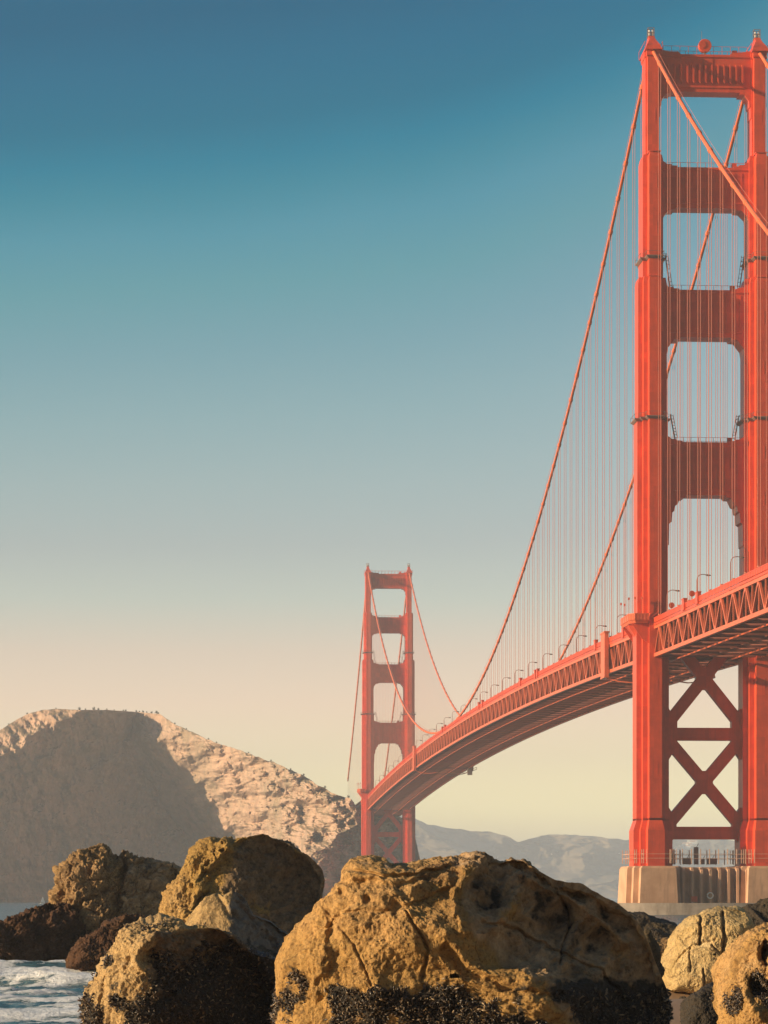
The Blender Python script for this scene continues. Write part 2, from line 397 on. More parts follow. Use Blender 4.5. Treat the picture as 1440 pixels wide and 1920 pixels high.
    for n, (zb, zt, w, dn, up, hd) in enumerate([(214.1, 223.9, 1.9, D1, UT, 2.6), (183.8, 194.4, 2.0, D2, U, 3.0), (150.1, 162.4, 2.4, D3, U, 3.3), (109.0, 122.8, 3.2, D4, U, 3.6)]):
        mb = MB(); xe = HW - w
        h = half(xe, zb, zt, dn, up)
        mb.slab(h + [(-x, z) for x, z in reversed(h[1:-1])], -hd, hd)
        for sg in (-1, 1):
            y0, y1 = sorted((sg * (hd - .2), sg * (hd + .28)))
            mb.box(-xe + 2.2, xe - 2.2, y0, y1, zb + 1.1, zb + 1.6)                      # moulding along the lower edge
            mb.box(-xe + .4, xe - .4, y0, y1 - .1 * (sg > 0) if sg > 0 else y1, zt - .75, zt - .45)
            nr = 13 if n == 0 else 11
            for q in range(nr):
                x = (q - (nr - 1) / 2) * (xe * 2 - 3.2) / nr
                if n == 0:
                    y0, y1 = sorted((sg * (hd - .2), sg * (hd + .75))); mb.slab([(x - .22, zb + 2.7), (x + .22, zb + 2.2), (x + .22, zb + 7.0), (x - .22, zb + 7.0)], y0, y1)
                else:
                    y0, y1 = sorted((sg * (hd - .2), sg * (hd + .13))); mb.box(x - .12, x + .12, y0, y1, zb + 2.2, zt - 1.4)
            # hand rail on top
            mb.bar((-xe + 1, sg * (hd - .3), zt + 1.25 + .9 * (n == 0)), (xe - 1, sg * (hd - .3), zt + 1.25 + .9 * (n == 0)), .09, .09)
            for q in range(11):
                x = -xe + 1 + q * (2 * xe - 2) / 10
                mb.bar((x, sg * (hd - .3), zt - .1), (x, sg * (hd - .3), zt + 1.25 + .9 * (n == 0)), .1, .1, (1, 0, 0))
        mb.box(xe - 4.6, xe - 3.4, -.6, .6, zt - .1, zt + 1.7)
        mb.build('portal_strut', M['paint'], tower)
    # saddle housings and beacons on the tower tops
    mb = MB()
    mb.loft([[(x, y, 224.2) for x, y in ((-2.2, -6.0), (2.2, -6.0), (2.2, 6.0), (-2.2, 6.0))], [(x, y, 225.5) for x, y in ((-1.75, -5.2), (1.75, -5.2), (1.75, 5.2), (-1.75, 5.2))],
             [(x, y, 227.4) for x, y in ((-.85, -3.2), (.85, -3.2), (.85, 3.2), (-.85, 3.2))], [(x, y, 228.9) for x, y in ((-.7, -1.2), (.7, -1.2), (.7, 1.2), (-.7, 1.2))]])
    for sg in (-1, 1):
        mb.bar((sg * 2.3, -5.4, 224.3), (sg * 2.3, -5.4, 226.4), .12, .12, (1, 0, 0)); mb.bar((sg * 2.3, 5.4, 224.3), (sg * 2.3, 5.4, 226.4), .12, .12, (1, 0, 0))
        mb.bar((sg * 2.3, -5.4, 226.3), (sg * 2.3, 5.4, 226.3), .1, .1)
    sd = mb.build('saddle_housing', M['paint'], tower, (-HW, 0, 0)); link('saddle_housing', sd.data, tower, (HW, 0, 0))
    mb = MB(); mb.box(-.9, .9, -.9, .9, 228.7, 228.95)
    for a in (-.8, .8):
        for b in (-.8, .8): mb.bar((a, b, 228.9), (a, b, 231.2), .13, .13, (1, 0, 0))
        mb.bar((a, -.8, 231.1), (a, .8, 231.1), .13, .13); mb.bar((-.8, a, 231.1), (.8, a, 231.1), .13, .13)
        mb.bar((a, -.8, 229.9), (a, .8, 229.9), .1, .1); mb.bar((-.8, a, 229.9), (.8, a, 229.9), .1, .1)
    mb.bar((0, 0, 228.9), (0, 0, 229.3), .6, .6, (1, 0, 0))
    bc = mb.build('beacon', M['steel'], tower, (-HW, 0, 0)); link('beacon', bc.data, tower, (HW, 0, 0))
    for a in (-.42, .42):
        mb = MB(); ring = lambda r, z: [(a + r * math.cos(t), -.3 + r * math.sin(t), z) for t in np.linspace(0, 2 * math.pi, 9)[:-1]]
        mb.loft([ring(.2, 229.2), ring(.36, 229.5), ring(.38, 230.2), ring(.2, 230.6)])
        gl = mb.build('beacon_lamp', M['glass'], tower, (-HW, 0, 0)); link('beacon_lamp', gl.data, tower, (HW, 0, 0))
    # catwalks around the legs, ladders down to the struts
    for z, lv in ((170.2, LEG[4][3]), (128.6, LEG[2][3])):
        mb = MB(); o = stepped(lv, .75); i_ = stepped(lv, .1)
        mb.loft([[(x, y, z - .5) for x, y in i_], [(x, y, z) for x, y in o], [(x, y, z + .25) for x, y in o]])
        for p, q in zip(o, o[1:] + o[:1]):
            mb.bar((*p, z + 1.3), (*q, z + 1.3), .08, .08); mb.bar((*p, z), (*p, z + 1.3), .1, .1, (1, 0, 0))
        cw = mb.build('catwalk', M['steel'], tower, (-HW, 0, 0)); link('catwalk', cw.data, tower, (HW, 0, 0))
        zt = 162.4 if z > 150 else 122.8
        for sg in (-1, 1):
            mb = MB(); x0 = HW - lv[-1][0] - .9
            for yy in (-.45, .45): mb.bar((sg * x0, -1.6 + yy, z + 1.6), (sg * (x0 - 1.2), -1.6 + yy, zt + 1.0), .14, .14, (1, 0, 0))
            for u in np.linspace(.05, .95, 8):
                mb.bar((sg * (x0 - 1.2 * u), -2.05, z + 1.6 + (zt + 1 - z - 1.6) * u), (sg * (x0 - 1.2 * u), -1.15, z + 1.6 + (zt + 1 - z - 1.6) * u), .12, .12)
                mb.bar((sg * (x0 - 1.2 * u), -1.6, z + 1.6 + (zt + 1 - z - 1.6) * u), (sg * (x0 - 1.2 * u - .7), -1.6, z + 1.6 + (zt + 1 - z - 1.6) * u), .12, .12)
            mb.bar((sg * (x0 - .7), -1.6, z + 1.6), (sg * (x0 - 1.9), -1.6, zt + 1.0), .12, .12, (1, 0, 0))
            mb.build('ladder', M['steel'], tower)
    # balcony wrapping the outer side of each leg at the road
    for sg in (-1, 1):
        mb = MB()
        def oct_(w, d, x0=2.0): return [(sg * x0, -d), (sg * (w - 1.3), -d), (sg * w, -d + 2.2), (sg * w, d - 2.2), (sg * (w - 1.3), d), (sg * x0, d)]
        mb.loft([[(x, y, 75.2) for x, y in oct_(6.5, 9.0)], [(x, y, 75.9) for x, y in oct_(6.8, 9.4)]])
        bk = MB(); bk.loft([[(x, y, 69.5) for x, y in oct_(3.5, 2.6)], [(x, y, 72.0) for x, y in oct_(4.0, 3.0)], [(x, y, 74.2) for x, y in oct_(5.6, 4.4)], [(x, y, 75.25) for x, y in oct_(6.4, 5.4)]])
        for yy in (-7.6, 7.6): bk.slab([(sg * 1.6, 70.0), (sg * 3.4, 71.2), (sg * 6.2, 75.2), (sg * 1.6, 75.2)], yy - .2, yy + .2)
        bk.build('balcony_bracket', M['paint'], tower, (sg * HW, 0, 0))
        o = oct_(6.8, 9.4)
        for p, q in zip(o[:-1], o[1:]):
            mb.bar((*p, 76.75), (*q, 76.75), .12, 1.5); mb.bar((*p, 77.6), (*q, 77.6), .3, .22)
        for p, q in zip(o[:-1], o[1:]):
            for u in (0, .25, .5, .75): mb.bar((p[0] + (q[0] - p[0]) * u, p[1] + (q[1] - p[1]) * u, 75.9), (p[0] + (q[0] - p[0]) * u, p[1] + (q[1] - p[1]) * u, 77.7), .26, .26, (1, 0, 0))
        mb.build('balcony', M['paint_pale'], tower, (sg * HW, 0, 0))
        for p in o[1:5] + [(sg * 3.7, -9.3)]:
            mb = MB(); mb.bar((*p, 77.5), (*p, 81.4), .13, .13, (1, 0, 0)); mb.bar((*p, 81.3), (*p, 81.9), .42, .42, (1, 0, 0))
            mb.build('balcony_lamp_pole', M['paint_pale'], tower, (sg * HW, 0, 0))
    # cables hanging at the deck joint
    for k in range(3):
        mb = MB(); mb.tube([(-HW + 1.6 + .3 * k + 3.0 * u, -9.6, 74.6 - 5.2 * math.sin(math.pi * min(u * 1.0, 1)) * (1 - .12 * k)) for u in np.linspace(0, 1, 12)], .13, 5)
        mb.build('hose', M['paint_pale'], tower)
    return tower

tower = make_tower()

# pier under the near tower
PL = [(4.5, 13.6), (5.9, 10.4), (7.2, 7.2)]
mb = MB()
for sg in (-1, 1):
    off = lambda g: [(x + sg * HW, y) for x, y in stepped(PL, g)]
    mb.loft([[(x, y, 2.0) for x, y in off(.5)], [(x, y, 11.9) for x, y in off(0)], [(x, y, 12.5) for x, y in off(-.45)]])
mb.box(-HW, HW, -9.2, 9.2, 2.0, 12.2)
for sg in (-1, 1):
    for q in range(9):
        x = -9.4 + q * 2.35
        y0, y1 = sg * 9.1, sg * 11.0
        mb.loft([[(x - .62, y0, z), (x - .30, y1 - sg * d, z), (x + .30, y1 - sg * d, z), (x + .62, y0, z)] for z, d in ((2.0, -.2), (11.4, 0), (12.15, 1.6))])
pier = mb.build('pier', M['concrete'], bridge)
mb = MB()
oval = lambda a, b, n=64: [(a * math.copysign(abs(math.cos(t)) ** .75, math.cos(t)), b * math.copysign(abs(math.sin(t)) ** .75, math.sin(t))) for t in np.linspace(0, 2 * math.pi, n + 1)[:-1]]
A, B = oval(33, 25), oval(30.5, 22.5)
n = len(A); vs = [(x, y, z) for z in (-3.0, 3.0) for x, y in A] + [(x, y, z) for z in (3.0, -3.0) for x, y in B]
fs = [(r * n + i, r * n + (i + 1) % n, ((r + 1) % 4) * n + (i + 1) % n, ((r + 1) % 4) * n + i) for r in range(4) for i in range(n)]
mb.add(vs, fs); mb.build('fender', M['fender'], pier)
mb = MB()
for sg in (-1, 1):
    o = [(x + sg * HW, y) for x, y in stepped(PL, -.7)]
    for p, q in zip(o, o[1:] + o[:1]):
        for z in (14.5, 15.6): mb.bar((*p, z), (*q, z), .1, .1)
        mb.bar((*p, 13.2), (*p, 16.8), .16, .16, (1, 0, 0))
    for x in (-3, 3):
        for y in (-13.1, 13.1): mb.bar((sg * HW + x, y, 13.2), (sg * HW + x, y, 16.8), .18, .18, (1, 0, 0))
    for q in range(9):
        x = -9.4 + q * 2.35
        mb.bar((x, sg * 9.0, 13.0), (x, sg * 9.0, 16.9), .22, .22, (1, 0, 0))
    for z in (14.5, 15.6): mb.bar((-9.4, sg * 9.0, z), (9.4, sg * 9.0, z), .1, .1)
mb.build('pier_railing', paint_mat('bleached_railing', (.66, .42, .30), .05, False), pier)
for x, w, h in ((-8.6, 1.0, 2.6), (-5.0, 1.9, 1.6), (-2.6, 1.0, 4.4), (-.9, .9, 1.3), (1.6, 2.4, 1.5), (9.3, 1.0, 3.6)):
    mb = MB(); mb.box(x - w / 2, x + w / 2, -4.2, -2.6, 13.0, 13.1 + h)
    mb.bar((x, -4.3, 13.1 + h), (x + .5, -4.3, 14 + h), .12, .12, (1, 0, 0))
    mb.build('equipment_cabinet', M['steel'], pier)
mb = MB(); mb.box(-5.1, -3.5, -11.2, -9.1, 3.3, 4.7); mb.build('hatch', M['paint_pale'], pier)
mb = MB(); mb.tube([(-.2 + .75 * math.cos(t), -11.15, 4.9 + .75 * math.sin(t)) for t in np.linspace(0, 2 * math.pi, 14)], .16, 6, False); mb.build('mooring_ring', M['white'], pier)

def span_list(step):
    return np.arange(math.floor(S0 / step) * step, S1, step)
def in_leg(s, m=8.6): return abs(s) < m or abs(s - SPAN) < m

PAN = 15.24 / 2
# stiffening trusses
ss = span_list(PAN)
for sg, lo, hi in [(a, b, c) for a in (-1, 1) for b, c in ((-1e9, 0), (0, SPAN), (SPAN, 1e9))]:
    web, tc_, bc_ = MB(), MB(), MB()
    for i, s in enumerate(ss[:-1]):
        s2 = s + PAN
        if in_leg((s + s2) / 2, 7.4) or not lo < (s + s2) / 2 < hi: continue
        zt, zb = chord_top(s) - .4, chord_top(s) - DEP + .4; zt2, zb2 = chord_top(s2) - .4, chord_top(s2) - DEP + .4
        x = sg * HW
        tc_.bar((x, s - .01, zt), (x, s2 + .01, zt2), .8, .85); bc_.bar((x, s - .01, zb), (x, s2 + .01, zb2), .9, .95)
        web.bar((x, s, zb), (x, s, zt), .34, .34, (1, 0, 0))
        ev = round(s / PAN) % 2 == 0
        web.bar((x, s, zt if ev else zb), (x, s2, zb2 if ev else zt2), .56, .5, (1, 0, 0))
        g = zt if ev else zb; gz = -1 if ev else 1
        web.add([(x - .3, s - 1.0, g), (x - .3, s + 1.0, g), (x - .3, s, g + gz * 1.7), (x + .3, s - 1.0, g), (x + .3, s + 1.0, g), (x + .3, s, g + gz * 1.7)], [(0, 1, 2), (3, 5, 4), (0, 2, 5, 3), (1, 4, 5, 2), (0, 3, 4, 1)])
    tr = web.build('truss', M['paint_pale'], bridge); tc_.build('top_chord', M['paint_pale'], tr); bc_.build('bottom_chord', M['paint_pale'], tr)

# road deck, railings, framing under it
deck = MB(); road = MB(); under = MB(); rails = {(a, b): MB() for a in (-1, 1) for b in (0, 1, 2)}; rail_line = {-8.0: MB(), 6.5: MB()}
for i, s in enumerate(ss[:-1]):
    s2 = s + PAN; z, z2 = chord_top(s), chord_top(s2)
    deck.add([(-13.1, s, z + .35), (13.1, s, z + .35), (13.1, s2, z2 + .35), (-13.1, s2, z2 + .35), (-13.1, s, z + .06), (13.1, s, z + .06), (13.1, s2, z2 + .06), (-13.1, s2, z2 + .06)],
             [(0, 1, 2, 3), (7, 6, 5, 4), (0, 4, 5, 1), (2, 6, 7, 3), (1, 5, 6, 2), (3, 7, 4, 0)])
    road.add([(-9.4, s, z + .37), (9.4, s, z + .37), (9.4, s2, z2 + .37), (-9.4, s2, z2 + .37)], [(0, 1, 2, 3)])
    for x in (-9, -5.4, -1.8, 1.8, 5.4, 9): under.bar((x, s, z - .35), (x, s2, z2 - .35), .35, .8)
    zb, zb2 = z - DEP + .3, z2 - DEP + .3
    under.bar((-HW, s, zb), (HW, s, zb), .5, .55)
    if round(s / PAN) % 2 == 0:
        s4 = s + 2 * PAN; zb4 = chord_top(s4) - DEP + .3
        under.bar((-HW, s, zb + .02), (0, s2, zb2 + .02), .4, .4); under.bar((HW, s, zb - .02), (0, s2, zb2 - .02), .4, .4)
        under.bar((0, s2, zb2 + .04), (-HW, s4, zb4 + .04), .4, .4); under.bar((0, s2, zb2 - .04), (HW, s4, zb4 - .04), .4, .4)
    for x in (-8.0, 6.5): rail_line[x].bar((x, s, zb - .62), (x, s2, zb2 - .62), .3, .35)
    for sg in (-1, 1):
        if in_leg((s + s2) / 2, 7.4): continue
        r = rails[(sg, 0 if s < 0 else 1 if s < SPAN else 2)]; x = sg * (HW + .55)
        r.bar((x, s, z + .28), (x, s2, z2 + .28), .12, .55)
        r.bar((x, s, z + 1.28), (x, s2, z2 + 1.28), .08, 1.02); r.bar((x, s, z + 1.9), (x, s2, z2 + 1.9), .24, .2)
        for q in range(4):
            t = s + (q + .5) * PAN / 4; r.bar((x, t, chord_top(t) + .3), (x, t, chord_top(t) + 1.95), .2, .2, (1, 0, 0))
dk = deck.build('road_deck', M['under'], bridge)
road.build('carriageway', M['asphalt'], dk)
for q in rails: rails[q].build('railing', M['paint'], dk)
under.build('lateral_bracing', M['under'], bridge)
for x in rail_line: rail_line[x].build('gantry_rail', M['paint_pale'], bridge)

def beam_mb(s):
    mb = MB(); z = chord_top(s)
    mb.box(-HW + .4, HW - .4, s - .12, s + .12, z - 2.3, z + .02); mb.box(-HW + .4, HW - .4, s - .45, s + .45, z - 2.45, z - 2.28)
    for x in (-11, -7.2, -3.6, 0, 3.6, 7.2, 11):                         # hangers of the bracing below
        mb.bar((x, s, z - 2.3), (x * .9, s, z - DEP + .4), .22, .22, (1, 0, 0))
    return mb
far_beams = MB()
bl = [s for s in ss if not in_leg(s, 3)]
bl = sorted(bl, key=lambda s: abs(s - 30))
for i, s in enumerate(bl):
    mb = beam_mb(s)
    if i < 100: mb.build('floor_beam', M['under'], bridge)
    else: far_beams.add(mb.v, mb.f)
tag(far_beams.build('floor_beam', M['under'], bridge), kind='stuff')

# joint posts on the deck sides
for sg in (-1, 1):
    for s in (79.0, 828.0):
        mb = MB(); z = chord_top(s); x0, x1 = sorted((sg * (HW + .75), sg * (HW + 1.95)))
        mb.box(x0, x1, s - 4.2, s + 4.2, z - 9.2, z + 3.3); mb.box(x0 - .15, x1 + .15, s - 4.4, s + 4.4, z + 3.3, z + 3.75)
        mb.box(x0 - .1, x1 + .1, s - 4.3, s + 4.3, z - 9.5, z - 9.0)
        pts = [(sg * (HW + 1.3), s - 3, z - 9.4), (sg * (HW - 2), s - 4, z - 10.6), (sg * (HW - 6), s - 5, z - 11.0), (sg * (HW - 11), s - 6, z - 10.4)]
        for a, b in zip(pts, pts[1:]): mb.bar(a, b, .7, .3)
        mb.build('joint_post', M['paint_pale'], bridge)
    for s in (-78, -58, 46, 104, 255, 262, 310, 455, 470, 640, 655):
        mb = MB(); z = chord_top(s); x0, x1 = sorted((sg * (HW + .1), sg * (HW + 1.0)))
        mb.box(x0, x1, s - 1.5, s + 1.5, z + .2, z + 2.9); mb.box(x0 - .1, x1 + .1, s - 1.6, s + 1.6, z + 2.9, z + 3.1)
        mb.build('control_cabinet', M['paint'], bridge)

# main cables
for sg in (-1, 1):
    x = sg * HW; mb = MB(); hr = MB()
    grid = [s for s in np.arange(S0, S1 - 60, PAN)]
    grid = sorted(set([round(float(s), 3) for s in grid] + [0.0, round(SPAN, 3)]))
    mb.tube([(x, s, cable_z(s)) for s in grid], .47, 12)
    for s in np.arange(math.ceil(S0 / 15.24) * 15.24, S1 - 60, 15.24):
        if in_leg(s, 4): continue
        d = Vector((0, 1, (cable_z(s + .5) - cable_z(s - .5)))).normalized(); p = Vector((x, s, cable_z(s)))
        mb.tube([p - d * .75, p - d * .7, p + d * .7, p + d * .75], [.47, .63, .63, .47], 12)
        mb.bar(p - Vector((.42, 0, .3)), p + Vector((.42, 0, -.3)), .7, .5)
    cb = mb.build('main_cable', M['cable'], bridge, smooth=False)
    cb.data.polygons.foreach_set('use_smooth', [True] * len(cb.data.polygons))
    for q, lo, hi in [(a, b, c) for a in (-.55, .55) for b, c in ((-1e9, 0), (0, SPAN), (SPAN, 1e9))]:
        hr = MB(); hr.tube([(x + q, s, cable_z(s) + 1.15) for s in grid if not in_leg(s, 3) and lo < s < hi], .045, 4)
        hr.build('hand_rope', M['rope'], cb)

hl = []
for sg in (-1, 1):
    for s in np.arange(math.ceil(S0 / 15.24) * 15.24, S1 - 60, 15.24):
        if in_leg(s, 6): continue
        zc, zt = cable_z(s), chord_top(s)
        if zc - zt > 1.5: hl.append((sg, s, zc, zt))
def hanger_mb(h):
    sg, s, zc, zt = h; mb = MB()
    for q in (-.3, .3): mb.tube([(sg * HW + q, s, zt - .3), (sg * HW + q, s, zc - .2)], .065 if s < 500 else .05 if s < SPAN else .03, 6, False)
    mb.bar((sg * HW - .4, s, zt + 2.4), (sg * HW + .4, s, zt + 2.4), .3, .3)
    return mb
hl.sort(key=lambda h: (BM @ Vector((h[0] * HW, h[1], 100))).length if -190 < h[1] < SPAN and (h[0] < 0 or h[1] > 0) else 9e9)
rest = MB()
for i, h in enumerate(hl):
    mb = hanger_mb(h)
    if i < 100: mb.build('hanger', M['rope'], bridge, smooth=True)
    else: rest.add(mb.v, mb.f)
tag(rest.build('hanger', M['rope'], bridge), kind='stuff')

far_tower = copy_tree(tower, bridge); far_tower.location = (0, SPAN, 0)
tower['label'] = 'near tower, cut by the photo edge'; far_tower['label'] = 'far tower in the haze'
mb = MB()
for sg in (-1, 1):
    off = lambda g: [(x + sg * HW, y + SPAN) for x, y in stepped(PL, g)]
    mb.loft([[(x, y, -3.0) for x, y in off(.55)], [(x, y, 12.7) for x, y in off(0)], [(x, y, 13.4) for x, y in off(-.45)]])
mb.box(-HW, HW, SPAN - 7.2, SPAN + 7.2, -3.0, 13.1); mb.build('pier', M['concrete'], bridge)

# things standing on or hung from the bridge
def on_bridge(t, s, z): return BM @ Vector((t, s, z))
ORD = 'first second third fourth fifth sixth seventh eighth ninth tenth eleventh twelfth thirteenth fourteenth fifteenth sixteenth seventeenth eighteenth nineteenth twentieth twenty-first twenty-second twenty-third twenty-fourth twenty-fifth twenty-sixth twenty-seventh'.split()
def make_lamp():
    r = empty('street_lamp')
    mb = MB(); mb.tube([(0, 0, 0), (0, 0, .8), (0, 0, 6.6)], [.2, .15, .12], 6); mb.box(-.28, .28, -.28, .28, -.02, .5); mb.build('pole', M['pole'], r)
    mb = MB(); mb.tube([(0, 0, 6.5), (.15, 0, 7.2), (.7, 0, 7.75), (1.5, 0, 7.85), (2.3, 0, 7.75)], .1, 6); mb.build('arm', M['pole'], r)
    mb = MB(); mb.loft([[(2.1, -.22, 7.85), (2.1, .22, 7.85), (2.1, .2, 7.6), (2.1, -.2, 7.6)], [(2.7, -.36, 7.86), (2.7, .36, 7.86), (2.7, .3, 7.45), (2.7, -.3, 7.45)], [(3.3, -.2, 7.72), (3.3, .2, 7.72), (3.3, .18, 7.5), (3.3, -.18, 7.5)]]); mb.build('lamp_head', M['steel'], r)
    return r
lamp0 = make_lamp(); ib = iff = 0
for k in range(-3, 27):
    s = 24.5 + 45.72 * k
    if in_leg(s, 4): continue
    o = lamp0 if k == -3 else copy_tree(lamp0)
    o.location = on_bridge(-HW + 1.0, s, chord_top(s) + .35); o.rotation_euler = (0, 0, BRZ)
    if s < 0:
        lab = 'curved-arm lamp post on the bridge road, %s in front of the near tower' % ORD[iff]; iff += 1
    else:
        lab = 'curved-arm lamp post on the bridge road, %s beyond the near tower' % ORD[ib]; ib += 1
    tag(o, lab, 'street lamp', 'lamp posts along the bridge road')

dish = empty('drum_antenna', on_bridge(-.1, -2.2, 223.9), BRZ); tag(dish, 'round red drum antenna standing on top of the near bridge tower', 'antenna')
mb = MB(); cyl = lambda r, y: [(r * math.cos(t), y, 2.3 + r * math.sin(t)) for t in np.linspace(0, 2 * math.pi, 25)[:-1]]
mb.loft([cyl(1.55, .9), cyl(1.72, .8), cyl(1.72, -.5), cyl(1.6, -.6)]); mb.build('drum', M['paint'], dish)
mb = MB(); mb.loft([[(x * .55 - .75, y, z * .55 + 1.25) for x, y, z in cyl(1.72, .5)], [(x * .55 - .75, y, z * .55 + 1.25) for x, y, z in cyl(1.72, -.75)]]); mb.build('small_drum', M['paint'], dish)
mb = MB(); mb.bar((0, 0, -.2), (0, 0, 1.2), .5, .5, (1, 0, 0)); mb.tube([(-.8, .2, 0), (-.8, .2, 6.2)], .05, 5); mb.build('mast', M['steel'], dish)

gantry = empty('maintenance_gantry', on_bridge(9.5, 823, chord_top(823) - DEP - .6), BRZ); tag(gantry, 'curved grey maintenance gantry hung under the far half of the bridge deck', 'gantry')
mb = MB()
for y in (-1.2, 1.2):
    arc = [(-9 + 17.0 * u, y, -3.4 * math.sin(math.pi * min(1, u * .62 + .38)) * (1.0) - .2) for u in np.linspace(0, 1, 15)]
    mb.tube(arc, .13, 5); mb.tube([(x, y, z + 1.1) for x, _, z in arc], .09, 5)
    for p in arc[::2]: mb.bar(p, (p[0], y, p[2] + 1.1), .1, .1, (1, 0, 0))
mb.build('platform', M['steel'], gantry)
mb = MB(); mb.box(3.2, 5.6, -1.5, 1.5, -3.2, .1); mb.box(4.2, 5.4, -1.2, 1.2, .1, .6); mb.build('carriage', M['steel'], gantry)
for t, s, nm, lb in ((-HW + 2.0, -22, 'round_sign', 'round red sign on a post beside the near tower, nearer the tower leg'), (-HW + 3.6, -44, 'round_sign', 'round red sign on a tall post on the road by the near tower')):
    r = empty(nm, on_bridge(t, s, chord_top(s) + .35), BRZ); tag(r, lb, 'sign', 'round signs by the near tower')
    hgt = 3.4 if s > -30 else 4.6
    mb = MB(); mb.tube([(0, 0, 0), (0, 0, hgt)], .12, 6); mb.build('post', M['paint_pale'], r)
    mb = MB(); mb.loft([[(.75 * math.cos(a), -.12, hgt + .5 + .75 * math.sin(a)) for a in np.linspace(0, 2 * math.pi, 15)[:-1]], [(.75 * math.cos(a), .02, hgt + .5 + .75 * math.sin(a)) for a in np.linspace(0, 2 * math.pi, 15)[:-1]]]); mb.build('sign_face', M['paint'], r)

# ------------------------------------------------------------------ land: headland, far hills, beach
def smooth_line(pts, n):
    p = np.array(pts, float); return np.interp(n, p[:, 0], p[:, 1])

def cliff(name, mat, cols, rows, crest, base_py, depth, relief, back, label=None):
    """a slope standing in the water: front face from the waterline to the crest, then a back that falls away"""
    px = np.array(cols); t = np.linspace(0, 1, rows)
    PX, Tt = np.meshgrid(px, t, indexing='ij')
    cr = smooth_line(crest, px)[:, None]
    PY = base_py + (cr - base_py) * Tt
    Y = depth(PX, PY)
    P = np.stack([(PX - HX) / F * Y, Y, EYE + (HY - PY) / F * Y], -1)
    P[..., 1] += relief(P.reshape(-1, 3), PX.ravel(), PY.ravel(), Tt.ravel()).reshape(PX.shape) * np.minimum(1, (1 - Tt) * 14 + .12)
    P[:, 0, 2] = -4.0
    kb = np.array(back[0]); zz = np.array(back[1])
    top = P[:, -1:, :]
    B = np.repeat(top, len(kb), 1); B[..., 1] += kb; B[..., 2] = -4 + (B[..., 2] + 4) * zz
    B[..., 0] *= B[..., 1] / top[..., 1]
    V = np.concatenate([P, B], 1)
    me = grid_mesh(name, V.reshape(-1, 3), V.shape[0], V.shape[1], mat)
    return link(name, me)

k = NT('cliff_rock')
n1 = k.noise(0.012, 8, 0.62); n2 = k.noise(0.07, 8, 0.68, stretch=(1, 1, .55), dist=.6); n3 = k.noise(0.35, 6, 0.7)
c = k.ramp(n2, [(0.30, (0.27, 0.165, 0.11)), (0.46, (0.44, 0.285, 0.20)), (0.6, (0.51, 0.335, 0.235)), (0.78, (0.56, 0.38, 0.27))])
c = k.mix(k.ramp(n1, [(0.42, 0.0), (0.62, 0.75)]), c, k.mix(n3, (0.28, 0.205, 0.145), (0.46, 0.335, 0.24)))
nz = k.n('ShaderNodeSeparateXYZ'); k.L(k.geo.outputs['Normal'], nz.inputs[0])
n5 = k.noise(0.11, 7, 0.72, stretch=(1, .4, .35), dist=.8)
c = k.mix(k.ramp(n5, [(0.54, 0.0), (0.72, .6)]), c, (0.20, 0.145, 0.095))
n6 = k.noise(0.03, 8, 0.7, stretch=(1, .5, .5), dist=1.2)
c = k.mix(k.ramp(n6, [(0.50, 0.0), (0.60, .65)]), c, k.mix(n3, (0.16, 0.13, 0.08), (0.30, 0.23, 0.15)))
c = k.mix(k.ramp(n5, [(0.30, .7), (0.40, 0.0)]), c, (0.56, 0.385, 0.275))
c = k.mix(k.math('MULTIPLY', k.ramp(nz.outputs['Z'], [(0.62, 0.0), (0.86, 1.0)]), 0.85), c, k.mix(n3, (0.14, 0.10, 0.045), (0.26, 0.18, 0.085)))
k.color(c); k.rough(0.95); k.bump(k.math('ADD', n3, n2), 0.6, 2.0); M['cliff'] = k.m

M_PX = 0.42
R_Y = [1325, 1340, 1420, 1560, 1720]; R_X = [165, 132, 0, -230, -460]
V_Y = [1325, 1345, 1390, 1465, 1530, 1600, 1720]; V_X = [262, 254, 228, 284, 318, 378, 485]
def head_depth(PX, PY):
    r = np.interp(PY, R_Y, R_X); v = np.interp(PY, V_Y, V_X)
    wob = fbm(np.stack([PX.ravel() / 55., PY.ravel() / 38., PX.ravel() * 0], -1), 5, 21).reshape(PX.shape)
    r = r + wob * 32; v = v + np.roll(wob, 37, 1) * 9
    sl = np.interp(PY, [1330, 1650], [1.0, .78])
    zz = (HY - PY) * M_PX
    Yr = 2465.0; Yv = Yr + sl * (v - r) * M_PX
    left = Yr + .55 * (r - PX) * M_PX
    mid = Yr + sl * (PX - r) * M_PX
    end = np.interp(PY, [1400, 1500, 1700], [2170, 2096, 2060])
    w2 = fbm(np.stack([PX.ravel() / 40., PY.ravel() / 26., PX.ravel() * 0 + 9], -1), 5, 25).reshape(PX.shape)
    nose = np.interp(PY, [1400, 1495, 1515, 1560, 1620, 1700], [600, 648, 664, 640, 588, 566]) + w2 * 30
    f = np.clip((PX - v) / (nose - v), 0, 1)
    right = Yv + (end - Yv) * (f * .62 + .38 * f ** 1.9)
    beyond = end + np.maximum(0, PX - nose) * .50
    Y = np.where(PX < r, left, np.where(PX < v, mid, np.where(PX < nose, right, beyond)))
    return Y + zz * np.where(PX < v, .55, .62)
